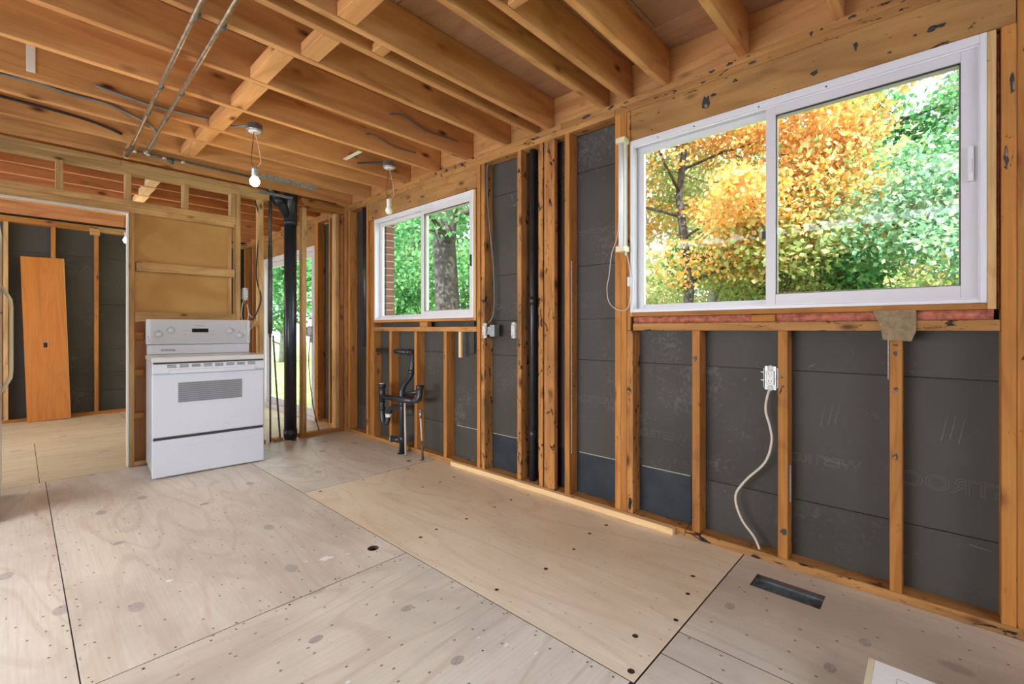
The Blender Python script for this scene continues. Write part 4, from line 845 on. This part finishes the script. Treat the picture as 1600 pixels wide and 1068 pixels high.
def tree(name, label, x, y, h, tr, lmat, crown, n, size, seed, bark='bark', lean=(0, 0), low=.3, group=None, limbs=9, extra=None):
    rnd = random.Random(seed); t = tag(empty(name, (x, y, -.5)), label, 'tree', group)
    trunk = [(lean[0]*z/h*h*.1+rnd.uniform(-.03, .03)*z, lean[1]*z/h*h*.1+rnd.uniform(-.03, .03)*z, z) for z in (0, h*.15, h*.3, h*.5, h*.7, h*.9)]
    tube('trunk', trunk, [tr*1.25, tr, tr*.9, tr*.7, tr*.45, tr*.12], bark, t, n=12)
    parts = []; blobs = []
    for k in range(limbs):
        z = h*(low+(.92-low)*k/limbs); a = rnd.uniform(0, 6.283); L = crown*rnd.uniform(.75, 1.15)*(1.1-.5*abs(k/limbs-.35))
        bx = trunk[3][0]*z/h*1.6; by = trunk[3][1]*z/h*1.6
        pts = [Vector((bx, by, z))]
        for j in range(4): pts.append(pts[-1]+Vector((math.cos(a)*L/4+rnd.uniform(-.1, .1), math.sin(a)*L/4+rnd.uniform(-.1, .1), L*.10*rnd.uniform(.2, 1.8))))
        rr = tr*.30; parts.append(tube_data(pts, [rr, rr*.75, rr*.5, rr*.3, rr*.12], 6))
        for j in (2, 3, 4): blobs.append((*pts[j], L*.34*rnd.uniform(.7, 1.2)))
        for q in range(4):
            b = pts[rnd.randint(1, 4)]; e = b+Vector((rnd.uniform(-1, 1), rnd.uniform(-1, 1), rnd.uniform(-.3, .8)))*L*.35
            parts.append(tube_data([b, (b+e)/2+Vector((0, 0, .05)), e], [rr*.35, rr*.22, rr*.07], 5)); blobs.append((*e, L*.28))
    if extra: blobs += extra
    multi('branches', parts, bark, t); leaves('leaves', blobs, n, size, lmat, t)
    return t
# (view through the big window covers headings from about 3 degrees right to 28 degrees left of the wall normal)
tree('maple_tree', 'orange-yellow maple filling the upper left of the big window', 8.2, 3.3, 8.0, .09, 'leaf_orange', 2.6, 42000, .07, 3, low=.30, limbs=12)
tree('maple_tree', 'golden maple bough crossing the middle of the big window', 7.8, 1.75, 7.2, .06, 'leaf_orange', 1.7, 21000, .068, 5, low=.42, limbs=9)
tree('birch_tree', 'pale leaning trunk with yellow-green leaves low in the big window', 9.6, 3.9, 7.5, .09, 'leaf_yellowgreen', 2.4, 26000, .08, 8, 'palebark', lean=(0, -2.6), low=.1, limbs=13)
tree('bush_tree', 'yellow-green shrubby tree at the foot of the big window view', 9.0, 1.9, 3.0, .07, 'leaf_yellowgreen', 1.7, 26000, .06, 9, low=.12, limbs=11)
tree('green_tree', 'bluish-green leafy tree at the right of the big window', 9.5, -.9, 5.6, .11, 'leaf_teal', 2.0, 34000, .065, 12, low=.12, limbs=13)
tree('green_tree', 'fresh green tree behind the right edge of the big window', 11.5, .9, 7.4, .13, 'leaf_green', 2.2, 20000, .10, 14, low=.15, limbs=12)
# seen through the small window
tree('oak_tree', 'thick grey trunk close outside the small window', 5.8, 7.1, 11, .25, 'leaf_green', 2.7, 15000, .085, 21, low=.30, limbs=12)
tree('green_tree', 'bright green tree beyond the left pane of the small window', 8.6, 12.5, 8, .16, 'leaf_green', 2.8, 22000, .10, 22, low=.12, limbs=12)
tree('green_tree', 'pale trunk forking behind the small window', 6.0, 9.3, 7, .13, 'leaf_green', 1.6, 9000, .08, 23, 'palebark', lean=(-.6, 1.2), low=.25, limbs=9)
# forest behind
k = 0
for (x, y, m, s) in ((15, -3, 'leaf_green', 31), (16, 0.5, 'leaf_teal', 32), (15.5, 4, 'leaf_yellowgreen', 33), (16, 8, 'leaf_yellowgreen', 34), (15, 12, 'leaf_green', 35), (14, 16, 'leaf_green', 36), (12, 21, 'leaf_green', 37), (9, 24, 'leaf_green', 38), (20, 17, 'leaf_teal', 39)):
    pos = ('behind the right of the big window', 'behind the middle of the big window', 'behind the left half of the big window', 'between the two window views', 'behind the small window', 'far behind the small window', 'seen through the patio door', 'at the left of the patio door view', 'farthest back past the small window')[k]
    tree('forest_tree', {'leaf_green': 'broad green', 'leaf_teal': 'blue-green', 'leaf_yellowgreen': 'yellowing'}[m]+' forest tree '+pos, x, y, 8.2 if k > 1 else 6.6, .16, m, 3.2, 12000, .17, s, low=.10, limbs=13, bark='palebark' if k % 2 else 'bark', group='forest trees behind the house'); k += 1

for o in list(S.objects):
    if o.parent is None and 'category' in o and 'group' not in o:
        k = o.name.split('.')[0]
        g_ = {'pendant_bulb': 'bare bulbs on loose wires', 'outlet': 'outlets on the open studs', 'copper_pipe': 'copper pipes under the joists', 'maple_tree': 'trees close outside the windows',
              'green_tree': 'trees close outside the windows', 'metal_strap': 'white metal straps at the joists'}.get(k)
        if g_: o['group'] = g_
